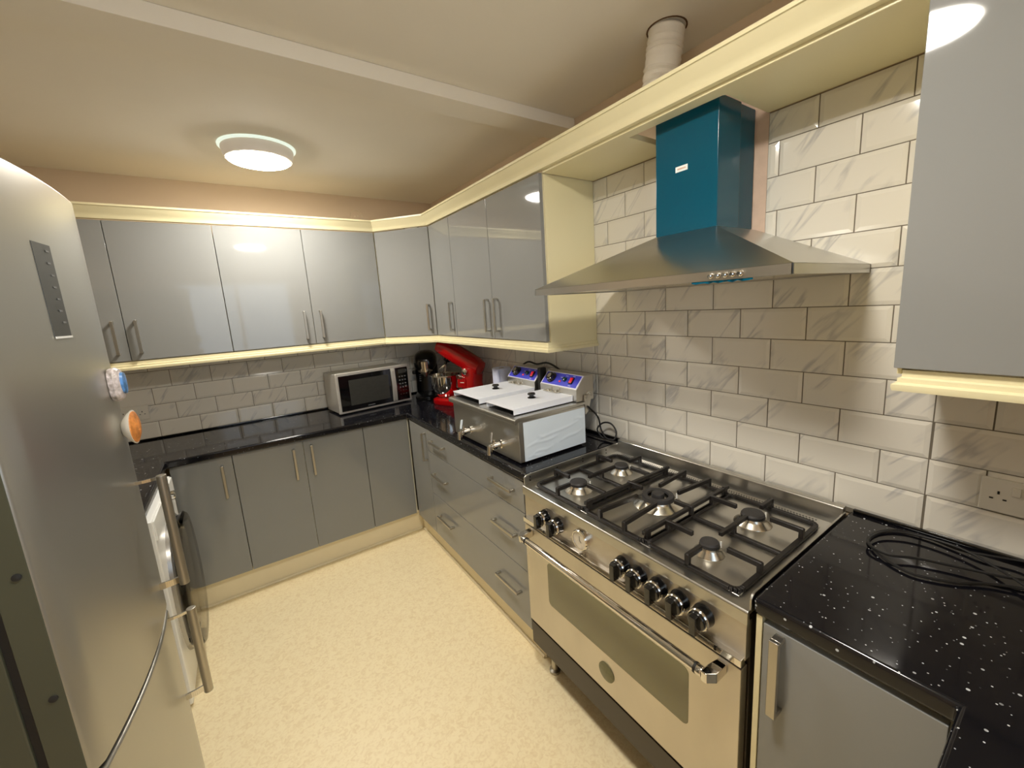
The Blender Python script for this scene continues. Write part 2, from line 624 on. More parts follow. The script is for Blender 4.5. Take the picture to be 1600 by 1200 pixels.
# old fixing marks on the wall above the cupboards
mk = MB().tube([Vector((-.600 + .042 * math.cos(t), .009, 2.325 + .042 * math.sin(t))) for t in [math.radians(a) for a in range(-60, 215, 12)]], .003, 6)
mk.tube([Vector((-.600 + .042 * math.cos(t), .009, 2.325 + .042 * math.sin(t))) for t in [math.radians(a) for a in range(232, 290, 12)]], .003, 6)
mk.cyl((-.61, .0085, 2.322), (-.61, .0115, 2.322), .006).cyl((-.588, .0085, 2.326), (-.588, .0115, 2.326), .007)
mk.build('paint_ring', 'mark_white', wall_far)['label'] = 'round unpainted ring left by an old fitting'


# ------------------------------------------------------------------ worktops
def worktop(name, poly, label, z0=.870, z1=.910):
    m = MB().prism(poly, 2, z0, z1)
    return tag(m.build(name, 'worktop_black', bevel=.009, seg=3), label, 'worktop')


XF = -0.592
wt = worktop('worktop', [(-.001, -.001), (-.001, -2.030), (XF, -2.030), (XF, -.630), (-1.868, -.630), (-1.868, -1.32), (XL + .001, -1.32), (XL + .001, -.001)],
             'glossy black speckled worktop running under the microwave and fryer')
tag(B(XL + .001, -.002, -.014, -.001, .910, .9215).build('trim_5', 'black_gloss', bevel=.004), 'black sealing strip between far tiles and worktop', 'sealing strip', kind='structure')
tag(B(-.014, -.002, -2.028, -.015, .910, .9215).build('trim_6', 'black_gloss', bevel=.004), 'black sealing strip behind the fryer', 'sealing strip', kind='structure')
wt2 = worktop('worktop', [(-.001, -2.942), (-.001, YN + .001), (-1.05, YN + .001), (-1.05, -3.268), (-.604, -3.268), (-.604, -2.942)],
              'glossy black speckled worktop in the near corner holding a coiled cable')
tag(B(-.014, -.002, -3.86, -2.95, .910, .9215).build('trim_7', 'black_gloss', bevel=.004), 'black sealing strip behind the coiled cable', 'sealing strip', kind='structure')


# ------------------------------------------------------------------ cupboards
def handle(parent, c, along, out, L=.18, w=.013, st=.030):
    """square D handle: c is the middle of its foot line on the door face"""
    c, al, ou = Vector(c), Vector(along).normalized(), Vector(out).normalized()
    sd = al.cross(ou).normalized()
    m = MB()
    m.obox(c + ou * (st - .005), (al, sd, ou), (L / 2, w / 2, .005))
    for s in (-1, 1):
        m.obox(c + al * s * (L / 2 - .005) + ou * (st - .01) / 2, (al, sd, ou), (.005, w / 2, (st - .01) / 2))
    return m.build('handle', 'handle_steel', parent, bevel=.0012, seg=1)


G = .0015


def cupboard(name, label, cat, face, body, fronts, front_at, group=None, th=.019):
    """face 'far' (fronts look to -y) or 'right' (fronts look to -x). fronts: (part, u0,u1,z0,z1,[(hu,hz,vertical)])"""
    x0, x1, y0, y1, z0, z1 = body
    t = thing(name, label, cat, ((x0 + x1) / 2, (y0 + y1) / 2, z0), 0, group)
    B(*body).build('carcass', 'carcass', t, bevel=.001, seg=1)
    for (pn, u0, u1, a, b, hs) in fronts:
        u0, u1 = sorted((u0, u1))
        if face == 'far':
            d = B(u0 + G, u1 - G, front_at, front_at + th, a + G, b - G).build(pn, 'door_grey', t, bevel=.002, seg=2)
        else:
            d = B(front_at, front_at + th, u0 + G, u1 - G, a + G, b - G).build(pn, 'door_grey', t, bevel=.002, seg=2)
        for (hu, hz, vert, L) in hs:
            if face == 'far':
                handle(d, (hu, front_at, hz), (0, 0, 1) if vert else (1, 0, 0), (0, -1, 0), L)
            else:
                handle(d, (front_at, hu, hz), (0, 0, 1) if vert else (0, 1, 0), (-1, 0, 0), L)
    return t


# base units along the far wall
FY = -.600
DB, DT = .155, .866
cupboard('base_cupboard', 'narrow grey base cupboard with one handle, beside the fridge', 'cupboard', 'far',
         (-1.866, -1.595, FY + .021, -.02, .15, .868), [('door', -1.866, -1.594, DB, DT, [(-1.645, .727, True, .187)])], FY)
cupboard('base_cupboard', 'grey double base cupboard with two handles side by side, left of the microwave', 'cupboard', 'far',
         (-1.591, -.888, FY + .021, -.02, .15, .868),
         [('door', -1.594, -1.240, DB, DT, [(-1.295, .731, True, .19)]), ('door', -1.240, -.886, DB, DT, [(-1.198, .735, True, .19)])], FY)
cupboard('base_cupboard', 'blank grey corner panel cupboard below the microwave', 'cupboard', 'far',
         (-.884, -.575, FY + .021, -.02, .15, .868), [('door', -.886, -.5885, DB, DT, [])], FY)
# base units along the right wall
FX = -.585
cupboard('base_cupboard', 'narrow grey corner base cupboard with a vertical handle beside the drawers', 'cupboard', 'right',
         (FX + .021, -.02, -.944, -.625, .15, .868), [('door', -.632, -.946, DB, DT, [(-.914, .742, True, .185)])], FX)
cupboard('drawer_unit', 'wide grey drawer unit with six handles under the fryer', 'drawers', 'right',
         (FX + .021, -.02, -2.005, -.948, .15, .868),
         [('drawer', -.946, -2.000, .720, DT, [(-1.115, .805, False, .19), (-1.835, .805, False, .19)]),
          ('drawer', -.946, -2.000, .440, .720, [(-1.115, .592, False, .19), (-1.835, .592, False, .19)]),
          ('drawer', -.946, -2.000, DB, .440, [(-1.145, .322, False, .19), (-1.84, .312, False, .19)])], FX)
t = cupboard('base_cupboard', 'grey base cupboard right of the cooker with a wide flat handle', 'cupboard', 'right',
             (FX + .008, -.02, -3.262, -2.965, .15, .868), [('door', -2.962, -3.262, .10, .856, [])], -.598)
B(-.598, -.02, -2.961, -2.948, .03, .868).build('end_panel', 'cream', t, bevel=.001)['label'] = 'cream edge panel'
d = [c for c in t.children if c.name.startswith('door')][0]
handle(d, (-.598, -3.000, .752), (0, 0, 1), (-1, 0, 0), .192, .02, .034)
# carcass of the return run under the near worktop
B(-1.03, -.02, YN + .01, -3.288, .15, .868).build('return_carcass', 'door_grey', t, bevel=.001)
B(-1.03, -.62, -3.288, -3.270, .155, .860).build('blank_panel', 'door_grey', t, bevel=.002)

# plinths
tag(B(-1.866, -.53, -.553, -.535, 0, .151).build('baseboard_far', 'plinth', bevel=.002), 'cream plinth under the far base cupboards', 'plinth', kind='structure')
tag(B(-.535, -.515, -2.025, -.554, 0, .151).build('baseboard_right', 'plinth', bevel=.002), 'cream plinth under the drawers', 'plinth', kind='structure')
tag(MB().tube([(-1.86, -.556, .006), (-.55, -.556, .006)], .008, 8).build('trim_2', 'plinth'), 'cream floor bead along the far plinth', 'floor bead', kind='structure')
tag(MB().tube([(-.538, -.57, .006), (-.538, -2.02, .006)], .008, 8).build('trim_3', 'plinth'), 'cream floor bead along the drawer plinth', 'floor bead', kind='structure')

# wall units
UY, UX = -.315, -.315
ZB, ZT = 1.421, 2.152
HZ, HL = 1.549, .178
cupboard('wall_cupboard', 'grey double wall cupboard partly hidden behind the fridge', 'cupboard', 'far',
         (-2.411, -1.501, UY + .021, .002, 1.418, 2.155),
         [('door', -2.413, -1.956, ZB, ZT, [(-1.999, HZ, True, HL)]), ('door', -1.956, -1.499, ZB, ZT, [(-1.906, HZ, True, HL)])], UY)
cupboard('wall_cupboard', 'grey double wall cupboard above the microwave', 'cupboard', 'far',
         (-1.497, -.587, UY + .021, .002, 1.418, 2.155),
         [('door', -1.499, -1.041, ZB, ZT, [(-1.091, HZ, True, HL)]), ('door', -1.041, -.586, ZB, ZT, [(-.994, HZ, True, HL)])], UY)
# diagonal corner unit
t = thing('wall_cupboard', 'grey diagonal corner wall cupboard above the mixers', 'cupboard', (-.25, -.25, 1.418))
A, Bp = Vector((-.585, -.315, 0)), Vector((-.315, -.637, 0))
dv = (Bp - A).normalized(); nv = Vector((-dv.y, dv.x, 0)) * -1
if nv.x > 0:
    nv = -nv
MB().prism([(-.583, .002), (.002, .002), (.002, -.634), (-.296, -.634), (-.583, -.294)], 2, 1.418, 2.155).build('carcass', 'carcass', t)
mid = (A + Bp) / 2
hl = (Bp - A).length / 2
dd = MB().obox((mid.x - nv.x * .0095, mid.y - nv.y * .0095, (ZB + ZT) / 2), (dv, nv, (0, 0, 1)), (hl - .004, .0095, (ZT - ZB) / 2 - G)).build('door', 'door_grey', t, bevel=.002)
hp = Bp - dv * .048
handle(dd, (hp.x, hp.y, HZ), (0, 0, 1), nv, HL)
cupboard('wall_cupboard', 'narrow grey wall cupboard between corner unit and double unit', 'cupboard', 'right',
         (UX + .021, .002, -.945, -.637, 1.418, 2.155), [('door', -.639, -.947, ZB, ZT, [(-.911, HZ, True, HL)])], UX)
t = cupboard('wall_cupboard', 'grey double wall cupboard left of the extractor hood', 'cupboard', 'right',
             (UX + .021, .002, -1.860, -.949, 1.418, 2.155),
             [('door', -.947, -1.405, ZB, ZT, [(-1.360, HZ, True, HL)]), ('door', -1.405, -1.862, ZB, ZT, [(-1.459, HZ, True, HL)])], UX)
B(UX + .021, .0015, -1.869, -1.860, 1.416, 2.146).build('end_panel', 'cream', t, bevel=.001)['label'] = 'cream end panel'
t = cupboard('wall_cupboard', 'grey wall cupboard at the right edge beside the extractor hood', 'cupboard', 'right',
             (-.308, -.0015, -3.66, -3.094, 1.412, 2.155), [('door', -3.082, -3.66, 1.414, ZT, [])], -.330)
B(-.308, -.0015, -3.093, -3.085, 1.400, 2.146).build('end_panel', 'cream', t, bevel=.001)

# light rails
RP = [(0, 1.372), (.008, 1.372), (.010, 1.379), (.010, 1.386), (.002, 1.390), (.002, 1.399), (-.004, 1.402), (-.004, 1.417), (-.016, 1.417), (-.016, 1.372)]


def stations(pts, last_n=None, first_n=None):
    """offset stations of a polyline, outward is to the left-hand normal pointing into the room"""
    ns = []
    for i in range(len(pts) - 1):
        d = (Vector(pts[i + 1]) - Vector(pts[i])).normalized()
        ns.append(Vector((d.y, -d.x)))
    out = []
    for i, p in enumerate(pts):
        if i == 0:
            n = ns[0]
        elif i == len(pts) - 1:
            n = ns[-1]
        else:
            b = (ns[i - 1] + ns[i]).normalized()
            n = b / max(.3, b.dot(ns[i]))
        out.append((p[0], p[1], n.x, n.y))
    return out


line = [(-2.43, -.315), (-.585, -.315), (-.315, -.637), (-.315, -1.872), (.001, -1.872)]
tag(MB().sweep(stations(line), RP).build('light_rail', 'cream'), 'long cream light rail under the wall cupboards', 'moulding')
RP2 = [(o, z - .006) for o, z in RP]
st2 = [(-.002, -3.092, 0, 1), (-.322, -3.092, -1, 1), (-.322, -3.66, -1, 0)]
tag(MB().sweep(st2, RP2).build('light_rail', 'cream'), 'cream light rail under the cupboard at the right edge', 'moulding')

# cornice and bridging shelf
CP = [(.000, 2.157), (.008, 2.157), (.012, 2.166), (.013, 2.172), (.022, 2.184), (.036, 2.203), (.042, 2.213), (.047, 2.214), (.047, 2.224), (.030, 2.224), (-.012, 2.178), (-.012, 2.157)]
cl = [(-2.43, -.315), (-.585, -.315), (-.315, -.637), (-.315, -3.68)]
tag(MB().sweep(stations(cl), CP).build('cornice', 'cream'), 'cream cornice moulding along the top of the wall cupboards', 'moulding')
tag(MB().prism([(-.302, -1.872), (-.302, -3.080), (-.001, -3.080), (-.001, -2.648), (-.245, -2.648), (-.252, -2.640), (-.258, -2.310), (-.001, -2.305), (-.001, -1.872)], 2, 2.147, 2.166)
    .build('bridging_shelf', 'cream', bevel=.001, seg=1), 'cream bridging board over the extractor hood with a rough cut hole', 'shelf')

# ------------------------------------------------------------------ ceiling lamps


def lamp(x, y, label):
    t = thing('ceiling_lamp', label, 'lamp', (x, y, ZC), 0, 'round ceiling lamps')
    MB().lathe([(.172, 0), (.172, -.006), (.165, -.010), (.120, -.010)], (x, y, ZC), (0, 0, 1), 40).build('base_ring', 'lamp_halo', t)
    MB().lathe([(.120, -.010), (.160, -.010), (.161, -.018), (.151, -.056), (.148, -.062), (.139, -.064), (.139, -.050)], (x, y, ZC), (0, 0, 1), 40, cap=False).build('casing', 'lamp_body', t)
    MB().lathe([(.139, -.052), (.139, -.062), (.134, -.069), (.115, -.075), (.07, -.079), (.002, -.081)], (x, y, ZC), (0, 0, 1), 40).build('diffuser', 'lamp_glow', t)
    return t


lamp(-1.245, -.745, 'round flush ceiling lamp above the far end of the kitchen')
lamp(-1.19, -2.875, 'round ceiling lamp over the near end, seen reflected in the right cupboard')

# ------------------------------------------------------------------ extractor hood
HY0, HY1, HX = -2.940, -2.020, -.486
CY0, CY1, CXF = -2.617, -2.395, -.228
t = thing('cooker_hood', 'stainless steel pyramid extractor hood with teal filmed chimney', 'extractor hood', (-.24, -2.48, 1.628))
m = MB()
m.add([(HX, HY0, 1.652), (0, HY0, 1.652), (0, HY1, 1.652), (HX, HY1, 1.652), (CXF, CY0, 1.800), (0, CY0, 1.800), (0, CY1, 1.800), (CXF, CY1, 1.800)],
      [(0, 1, 5, 4), (2, 3, 7, 6), (3, 0, 4, 7), (4, 5, 6, 7), (1, 2, 6, 5)])
m.build('canopy', 'steel', t)
m = MB()
for (a, b, c, d2) in ((HX, HX + .004, HY0, HY1), (HX, -.001, HY0, HY0 + .004), (HX, -.001, HY1 - .004, HY1), (-.006, -.001, HY0, HY1)):
    m.box(a, b, c, d2, 1.628, 1.652)
m.build('rim', 'steel', t, bevel=.0008, seg=1)
B(HX + .004, -.006, HY0 + .004, HY1 - .004, 1.638, 1.646).build('underside', 'steel_side', t)
for k in range(2):
    yc = -2.70 + .44 * k
    B(-.43, -.07, yc - .19, yc + .19, 1.632, 1.638).build('grease_filter', 'alu', t, bevel=.002)
ch = B(CXF, -.100, CY0, CY1, 1.798, 2.172).build('chimney', 'teal_film', t, bevel=.004)
ch['label'] = 'chimney still covered with teal protective film'
B(-.101, -.001, CY0 + .007, CY1 - .007, 1.796, 2.172).build('chimney_back', 'teal_film', t, bevel=.003)
stk = MB().obox((CXF - .0006, -2.495, 1.998), ((0, 1, 0), (0, 0, 1), (1, 0, 0)), (.022, .0085, .0006)).build('sticker', 'white_sticker', ch, bevel=.0004)
sp = MB()
for k in range(9):
    sp.obox((CXF - .0014, -2.509 + k * .0034, 1.998), ((0, 1, 0), (0, 0, 1), (1, 0, 0)), (.0011, .0022, .0003))
sp.build('sticker_print', 'sticker_print', t)
for k in range(5):
    y = -2.755 - k * .0185
    b_ = MB().lathe([(.0072, 0), (.0072, .004), (.0058, .005), (.0058, .010), (.004, .012)], (HX, y, 1.640), (-1, 0, 0), 16).build('button', 'chrome', t)
m = MB()
pts = [(HX + .002, -2.70 - .012 * k, 1.6275 - .004 * math.sin(k * 1.9) ** 2 - .003) for k in range(14)]
for k in range(13):
    a, b_ = Vector(pts[k]), Vector(pts[k + 1])
    m.add([a, b_, (b_.x, b_.y, 1.632), (a.x, a.y, 1.632), a + Vector((.0006, 0, 0)), b_ + Vector((.0006, 0, 0)), (b_.x + .0006, b_.y, 1.632), (a.x + .0006, a.y, 1.632)],
          [(0, 1, 2, 3), (7, 6, 5, 4), (0, 4, 5, 1), (2, 6, 7, 3), (1, 5, 6, 2), (3, 7, 4, 0)])
m.build('film_remnant', 'teal_film', t)['label'] = 'torn scrap of teal film under the rim'

# flexible duct
prof = []
duct_path = catmull([(-.160, -2.50, 2.240), (-.165, -2.43, 2.262), (-.172, -2.375, 2.30), (-.172, -2.385, 2.38), (-.168, -2.395, 2.463)], 12)
m = MB()
vs, fs = [], []
N = 24
u = Vector((1, 0, 0))
for k, p in enumerate(duct_path):
    d = (duct_path[min(k + 1, len(duct_path) - 1)] - duct_path[max(k - 1, 0)]).normalized()
    u = (u - d * u.dot(d)).normalized()
    w = d.cross(u)
    r = .0555 + .0035 * (math.sin(k * 1.05) ** 2) + .002 * math.sin(k * 2.7)
    for i in range(N):
        a = 2 * math.pi * i / N
        rr = r + (.0025 * math.sin(5 * a + k * 2.1) if k < 26 else 0)
        vs.append(p + (u * math.cos(a) + w * math.sin(a)) * rr)
for k in range(len(duct_path) - 1):
    for i in range(N):
        j = (i + 1) % N
        fs.append((k * N + i, k * N + j, (k + 1) * N + j, (k + 1) * N + i))
m.add(vs, fs)
dt = tag(m.build('flexible_duct', 'duct_white'), 'white crinkled flexible duct rising from the hood into the ceiling', 'duct')
tag(MB().lathe([(.060, -.0015), (.065, -.0015), (.065, .0005), (.060, .0005), (.060, -.0015)], (-.168, -2.395, ZC), (0, 0, 1), 28, cap=False).build('trim_4', 'wood_raw'),
    'dark rim of the duct hole in the ceiling', 'hole rim', kind='structure')


# ------------------------------------------------------------------ range cooker
KY0, KY1, KX = -2.936, -2.036, -.615
ZH = .872
ck = thing('range_cooker', 'stainless steel range cooker with five gas burners and one wide oven', 'cooker', (-.32, -2.486, 0))
B(-.585, -.03, KY0 + .004, KY1 - .004, .11, .850).build('body', 'dark_panel', ck)
# hob top with front lip
m = MB().prism([(KX, ZH - .036), (KX, ZH - .004), (KX + .004, ZH), (-.03, ZH), (-.03, ZH - .012), (KX + .012, ZH - .012), (KX + .012, ZH - .036)], 1, KY0, KY1)
m.build('hob_top', 'steel', ck, bevel=.0015, seg=2)
fl = [(-.604, ZH), (-.604, .900), (-.598, .908), (-.588, .912), (-.03, .912), (-.03, ZH)]
f1 = MB().prism(fl, 1, KY1 - .002, KY1 + .003).build('side_flange', 'steel', ck, bevel=.0006, seg=1)
MB().prism(fl, 1, KY0 - .003, KY0 + .002).build('side_flange', 'steel', ck, bevel=.0006, seg=1)
for x in (-.575, -.43, -.28, -.13):
    for z in (.899, .884):
        MB().cyl((x, KY1 - .0032, z), (x, KY1 - .0018, z), .003, n=12).build('screw_hole', 'black_matt', f1)
bg = MB().prism([(-.052, ZH), (-.046, .926), (-.042, .930), (-.022, .930), (-.022, ZH)], 1, KY0, KY1).build('backguard', 'steel', ck, bevel=.001, seg=1)
m = MB()
for r_ in range(3):
    for k in range(88):
        yy = KY0 + .06 + k * .009 + (r_ % 2) * .0045
        m.box(-.088 + r_ * .010, -.083 + r_ * .010, yy, yy + .004, ZH - .0005, ZH + .0004)
vent = m.build('vent_slots', 'black_matt', ck)
vent['kind'] = 'stuff'
# pressed wells under the pan supports
SX0, SX1 = -.575, -.105
SEC = [(-2.078, -2.352), (-2.356, -2.616), (-2.620, -2.894)]
B(SX0 - .004, SX1 + .004, SEC[2][1] - .004, SEC[0][0] + .004, ZH - .0005, ZH + .0012).build('hob_well', 'steel_side', ck, bevel=.0006, seg=1)


def burner(x, y, r, wok=False):
    h = ZH
    b1 = MB().lathe([(r * 1.55, 0), (r * 1.5, .004), (r * 1.12, .014), (r * 1.05, .020), (r * 1.02, .023), (r * .6, .023)], (x, y, h), (0, 0, 1), 28).build('burner', 'alu', ck)
    if wok:
        MB().lathe([(r * .62, .020), (r * .98, .020), (r * 1.0, .030), (r * .95, .036), (r * .66, .036), (r * .62, .030)], (x, y, h), (0, 0, 1), 32, cap=False).build('burner_ring', 'burner_cap', b1)
        MB().lathe([(r * .40, .02), (r * .40, .038), (r * .36, .042), (.001, .043)], (x, y, h), (0, 0, 1), 24).build('burner_cap', 'burner_cap', b1)
    else:
        MB().lathe([(r * .98, .021), (r * .98, .025), (r * .9, .026)], (x, y, h), (0, 0, 1), 28).build('burner_ring', 'black_matt', b1)
        MB().lathe([(r * .92, .026), (r * .95, .031), (r * .85, .036), (.001, .0375)], (x, y, h), (0, 0, 1), 28).build('burner_cap', 'burner_cap', b1)
    MB().cyl((x + r * 1.25, y - r * .5, h + .004), (x + r * 1.25, y - r * .5, h + .026), .0025, n=8).build('igniter', 'white_plastic', b1)


burner(-.470, -2.215, .036)
burner(-.225, -2.215, .031)
burner(-.340, -2.486, .056, True)
burner(-.470, -2.757, .028)
burner(-.225, -2.757, .036)


def pan_support(ya, yb, kind):
    """cast iron grate between ya > yb"""
    zb_, zt_, w = ZH + .0070, ZH + .041, .0130
    m = MB()
    r = .022
    loop = []
    for (cx, cy, a0) in ((SX1 - r, ya - r, 0), (SX0 + r, ya - r, 90), (SX0 + r, yb + r, 180), (SX1 - r, yb + r, 270)):
        for k in range(5):
            a = math.radians(a0 + 22.5 * k)
            loop.append((cx + r * math.cos(a), cy + r * math.sin(a)))
    for i in range(len(loop)):
        p, q = loop[i], loop[(i + 1) % len(loop)]
        m.bar((p[0], p[1], zb_), (q[0], q[1], zb_), w, .011)
    def finger(p, q):
        """raised finger from frame point p to tip q"""
        p, q = Vector((p[0], p[1], 0)), Vector((q[0], q[1], 0))
        d = (q - p).normalized()
        m.bar((p.x, p.y, zb_), (p.x, p.y, zt_), w, w, up=(d.x, d.y, 0))
        m.bar((p.x - d.x * .005, p.y - d.y * .005, zt_ - .006), (q.x, q.y, zt_ - .006), w * .9, .015)
    yc = (ya + yb) / 2
    if kind == 'side':
        xm = (SX0 + SX1) / 2
        m.bar((xm, ya, zb_), (xm, yb, zb_), w, .010)
        for xc in (-.470, -.225):
            finger((xc, ya), (xc, yc + .052))
            finger((xc, yb), (xc, yc - .052))
            fr = SX0 if xc < xm else SX1
            finger((fr, yc), (xc + (fr - xc) * .42, yc))
        m.bar((xm - .075, yc, zt_ - .006), (xm + .075, yc, zt_ - .006), w * .9, .013)
        m.bar((xm, yc, zb_), (xm, yc, zt_), w, w, up=(1, 0, 0))
    else:
        for dy in (-.052, .052):
            finger((SX0, yc + dy), (-.340 - .062, yc + dy * .75))
            finger((SX1, yc + dy), (-.340 + .062, yc + dy * .75))
        finger((-.340, ya), (-.340, yc + .068))
        finger((-.340, yb), (-.340, yc - .068))
        m.bar((SX0, ya - .006, zt_ - .008), (SX1, ya - .006, zt_ - .008), w, .012)
        m.bar((SX0, yb + .006, zt_ - .008), (SX1, yb + .006, zt_ - .008), w, .012)
        for x in (SX0 + .02, SX1 - .02):
            for y in (ya - .006, yb + .006):
                m.bar((x, y, zb_), (x, y, zt_), .012, .02, up=(1, 0, 0))
    return m.build('pan_support', 'cast_iron', ck, bevel=.0012, seg=1)


pan_support(SEC[0][0], SEC[0][1], 'side')
pan_support(SEC[1][0], SEC[1][1], 'mid')
pan_support(SEC[2][0], SEC[2][1], 'side')
# control panel
PX = -.608
B(PX, -.585, KY0 + .004, KY1 - .004, .735, .838).build('control_panel', 'steel_worn', ck, bevel=.001)
B(PX - .016, PX + .004, KY0 + .006, KY1 - .006, .722, .742).build('trim_rail', 'chrome', ck, bevel=.002)
m = MB()
m.lathe([(.0295, 0), (.0295, .004), (.0280, .007), (.0275, .024), (.0255, .025)], (PX, 0, .790), (-1, 0, 0), 28)
kn = m.build('knob', 'black_gloss', ck)
for v in kn.data.vertices:
    v.co.y += 2.486
MBr = MB().lathe([(.0280, .023), (.0285, .027), (.0265, .030), (.024, .030)], (PX, -2.486, .790), (-1, 0, 0), 28, cap=False)
rg = MBr.build('chrome_ring', 'chrome', kn)
gp = MB().lathe([(.0245, .024), (.0245, .034), (.0230, .038), (.002, .039)], (PX, -2.486, .790), (-1, 0, 0), 24)
gp.obox((PX - .042, -2.486, .786), ((1, 0, 0), (0, 1, 0), (0, 0, 1)), (.012, .009, .0255))
gr = gp.build('grip', 'black_gloss', kn, bevel=.002)
# the three meshes sit at the root's own y; centre the knob body there as well
_ys = [v.co.y for v in kn.data.vertices]
_c = (min(_ys) + max(_ys)) / 2
for v in kn.data.vertices:
    v.co.y -= _c
KNY = [-2.176, -2.252, -2.560, -2.622, -2.690, -2.758, -2.826]
kn.location = (0, KNY[0] + 2.486, 0)
for y in KNY[1:]:
    copy_tree(kn, ck, Vector((0, y + 2.486, 0)))
cdial = MB().lathe([(.037, 0), (.037, .013), (.034, .017), (.031, .017), (.031, .012), (.002, .012)], (PX, -2.378, .792), (-1, 0, 0), 32).build('clock', 'chrome', ck)
MB().lathe([(.0308, .0122), (.0308, .0132), (.001, .0136)], (PX, -2.378, .792), (-1, 0, 0), 32).build('clock_face', 'clock_glass', cdial)
m = MB()
m.bar((PX - .0142, -2.378, .792), (PX - .0142, -2.378, .808), .0014, .0006, up=(1, 0, 0))
m.bar((PX - .0142, -2.378, .792), (PX - .0142, -2.387, .785), .0014, .0006, up=(1, 0, 0))
m.build('clock_hand', 'black_matt', cdial)
# oven door
DX = -.618
B(DX, -.588, KY0 + .008, KY1 - .006, .268, .712).build('oven_door', 'steel_worn', ck, bevel=.003)


def rrect(y0, y1, z0, z1, r, n=6):
    pts = []
    for (cy, cz, a0) in ((y1 - r, z1 - r, 0), (y0 + r, z1 - r, 90), (y0 + r, z0 + r, 180), (y1 - r, z0 + r, 270)):
        for k in range(n + 1):
            a = math.radians(a0 + 90 * k / n)
            pts.append((cy + r * math.cos(a), cz + r * math.sin(a)))
    return pts


MB().prism(rrect(-2.792, -2.182, .422, .606, .018), 0, DX - .0012, DX + .004).build('oven_window', 'oven_glass', ck, bevel=.0005, seg=1)
hd = MB().cyl((-.672, -2.845, .690), (-.672, -2.125, .690), .0125, n=24).build('oven_handle', 'chrome', ck, bevel=.002)
for y, s in ((-2.125, 1), (-2.845, -1)):
    MB().cyl((-.672, y - .004, .690), (-.672, y + .002, .690), .0138, n=24).build('handle_collar', 'black_matt', hd)
    MB().cyl((-.672, y + s * .002, .690), (-.672, y + s * .020, .690), .0132, n=24).build('handle_tip', 'chrome', hd, bevel=.003)
    pl = [(-.684, y + s * .020), (-.684, y + s * .034), (-.664, y + s * .050), (DX, y + s * .050), (DX, y + s * .026), (-.655, y + s * .020)]
    MB().prism(pl, 2, .676, .704).build('handle_bracket', 'chrome', hd, bevel=.003)
MB().lathe([(.034, 0), (.034, .0025), (.030, .004), (.002, .0045)], (DX, -2.486, .352), (-1, 0, 0), 36).build('badge', 'badge_green', ck)
B(DX + .010, -.588, KY0 + .010, KY1 - .008, .252, .266).build('door_gap', 'black_matt', ck)
B(DX + .006, -.592, KY0 + .008, KY1 - .006, .150, .252).build('kick_panel', 'dark_panel', ck, bevel=.002)
for y in (-2.10, -2.87):
    for x in (-.545, -.12):
        MB().lathe([(.024, 0), (.024, .010), (.014, .016), (.014, .115)], (x, y, 0), (0, 0, 1), 18).build('foot', 'handle_steel', ck)

# ------------------------------------------------------------------ double fryer
fr = thing('deep_fryer', 'stainless steel double deep fryer with blue control panels on the worktop', 'fryer', (-.36, -1.62, .910))
FX0, FX1, FY0, FY1 = -.552, -.165, -1.940, -1.305
B(FX0, FX1, FY0, FY1, .920, 1.108).build('body', 'steel_side', fr, bevel=.003)
m = MB().prism([(FX0 - .022, 1.098), (FX0 - .024, 1.108), (FX0 - .020, 1.118), (FX0 - .008, 1.124), (FX1 + .006, 1.124), (FX1 + .006, 1.112), (FX0 - .004, 1.106), (FX0 - .010, 1.100)], 1, FY0 - .006, FY1 + .006)
m.build('top_rim', 'steel', fr, bevel=.0015)
for x in (FX0 + .04, FX1 - .04):
    for y in (FY0 + .05, FY1 - .05):
        MB().cyl((x, y, .910), (x, y, .921), .016, n=16).build('foot', 'black_matt', fr)
# protective film on the side
m = MB()
nx, nz = 60, 34
vs, fs = [], []
creases = [((.10, .40), (.95, .72)), ((.0, .33), (.55, .47)), ((.55, .24), (.97, .44)), ((.03, .06), (.3, .10)), ((.2, .50), (.32, .56)), ((.80, .72), (1.0, .78)), ((.1, .12), (.45, .22))]
for j in range(nz + 1):
    for i in range(nx + 1):
        a, b_ = i / nx, j / nz
        h = 0
        for (p, q) in creases:
            tt = (a - p[0]) / (q[0] - p[0])
            if -.05 < tt < 1.05:
                zc_ = p[1] + (q[1] - p[1]) * tt + .03 * math.sin(tt * 6.3)
                h += 0.0020 * math.exp(-((b_ - zc_) / .028) ** 2) * max(0, math.sin(math.pi * min(1, max(0, tt)))) ** .5
        vs.append((FX0 + .024 + a * (FX1 - FX0 - .026), FY0 - .0012 - h, .922 + b_ * .176))
for j in range(nz):
    for i in range(nx):
        k = j * (nx + 1) + i
        fs.append((k, k + 1, k + nx + 2, k + nx + 1))
m.add(vs, fs)
m.build('protective_film', 'film_white', fr)['label'] = 'wrinkled pale blue protective film'
# tanks, lids
for (la, lb, lab) in ((-1.672, -1.905, 'near'), (-1.320, -1.600, 'far')):
    B(-.540, -.225, lb + .006, la - .006, 1.112, 1.1265).build('tank_opening', 'black_matt', fr)
    m = MB()
    m.box(-.552, -.205, lb, la, 1.150, 1.156)
    m.box(-.548, -.205, lb, lb + .004, 1.128, 1.152)
    m.box(-.548, -.205, la - .004, la, 1.128, 1.152)
    m.box(-.209, -.205, lb, la, 1.128, 1.152)
    ld = m.build('lid', 'lid_white', fr, bevel=.001, seg=1)
    MB().lathe([(.020, 0), (.020, .003), (.011, .008), (.011, .012), (.019, .016), (.019, .022), (.015, .025), (.001, .026)], (-.365, (la + lb) / 2, 1.156), (0, 0, 1), 24).build('lid_knob', 'black_gloss', ld)
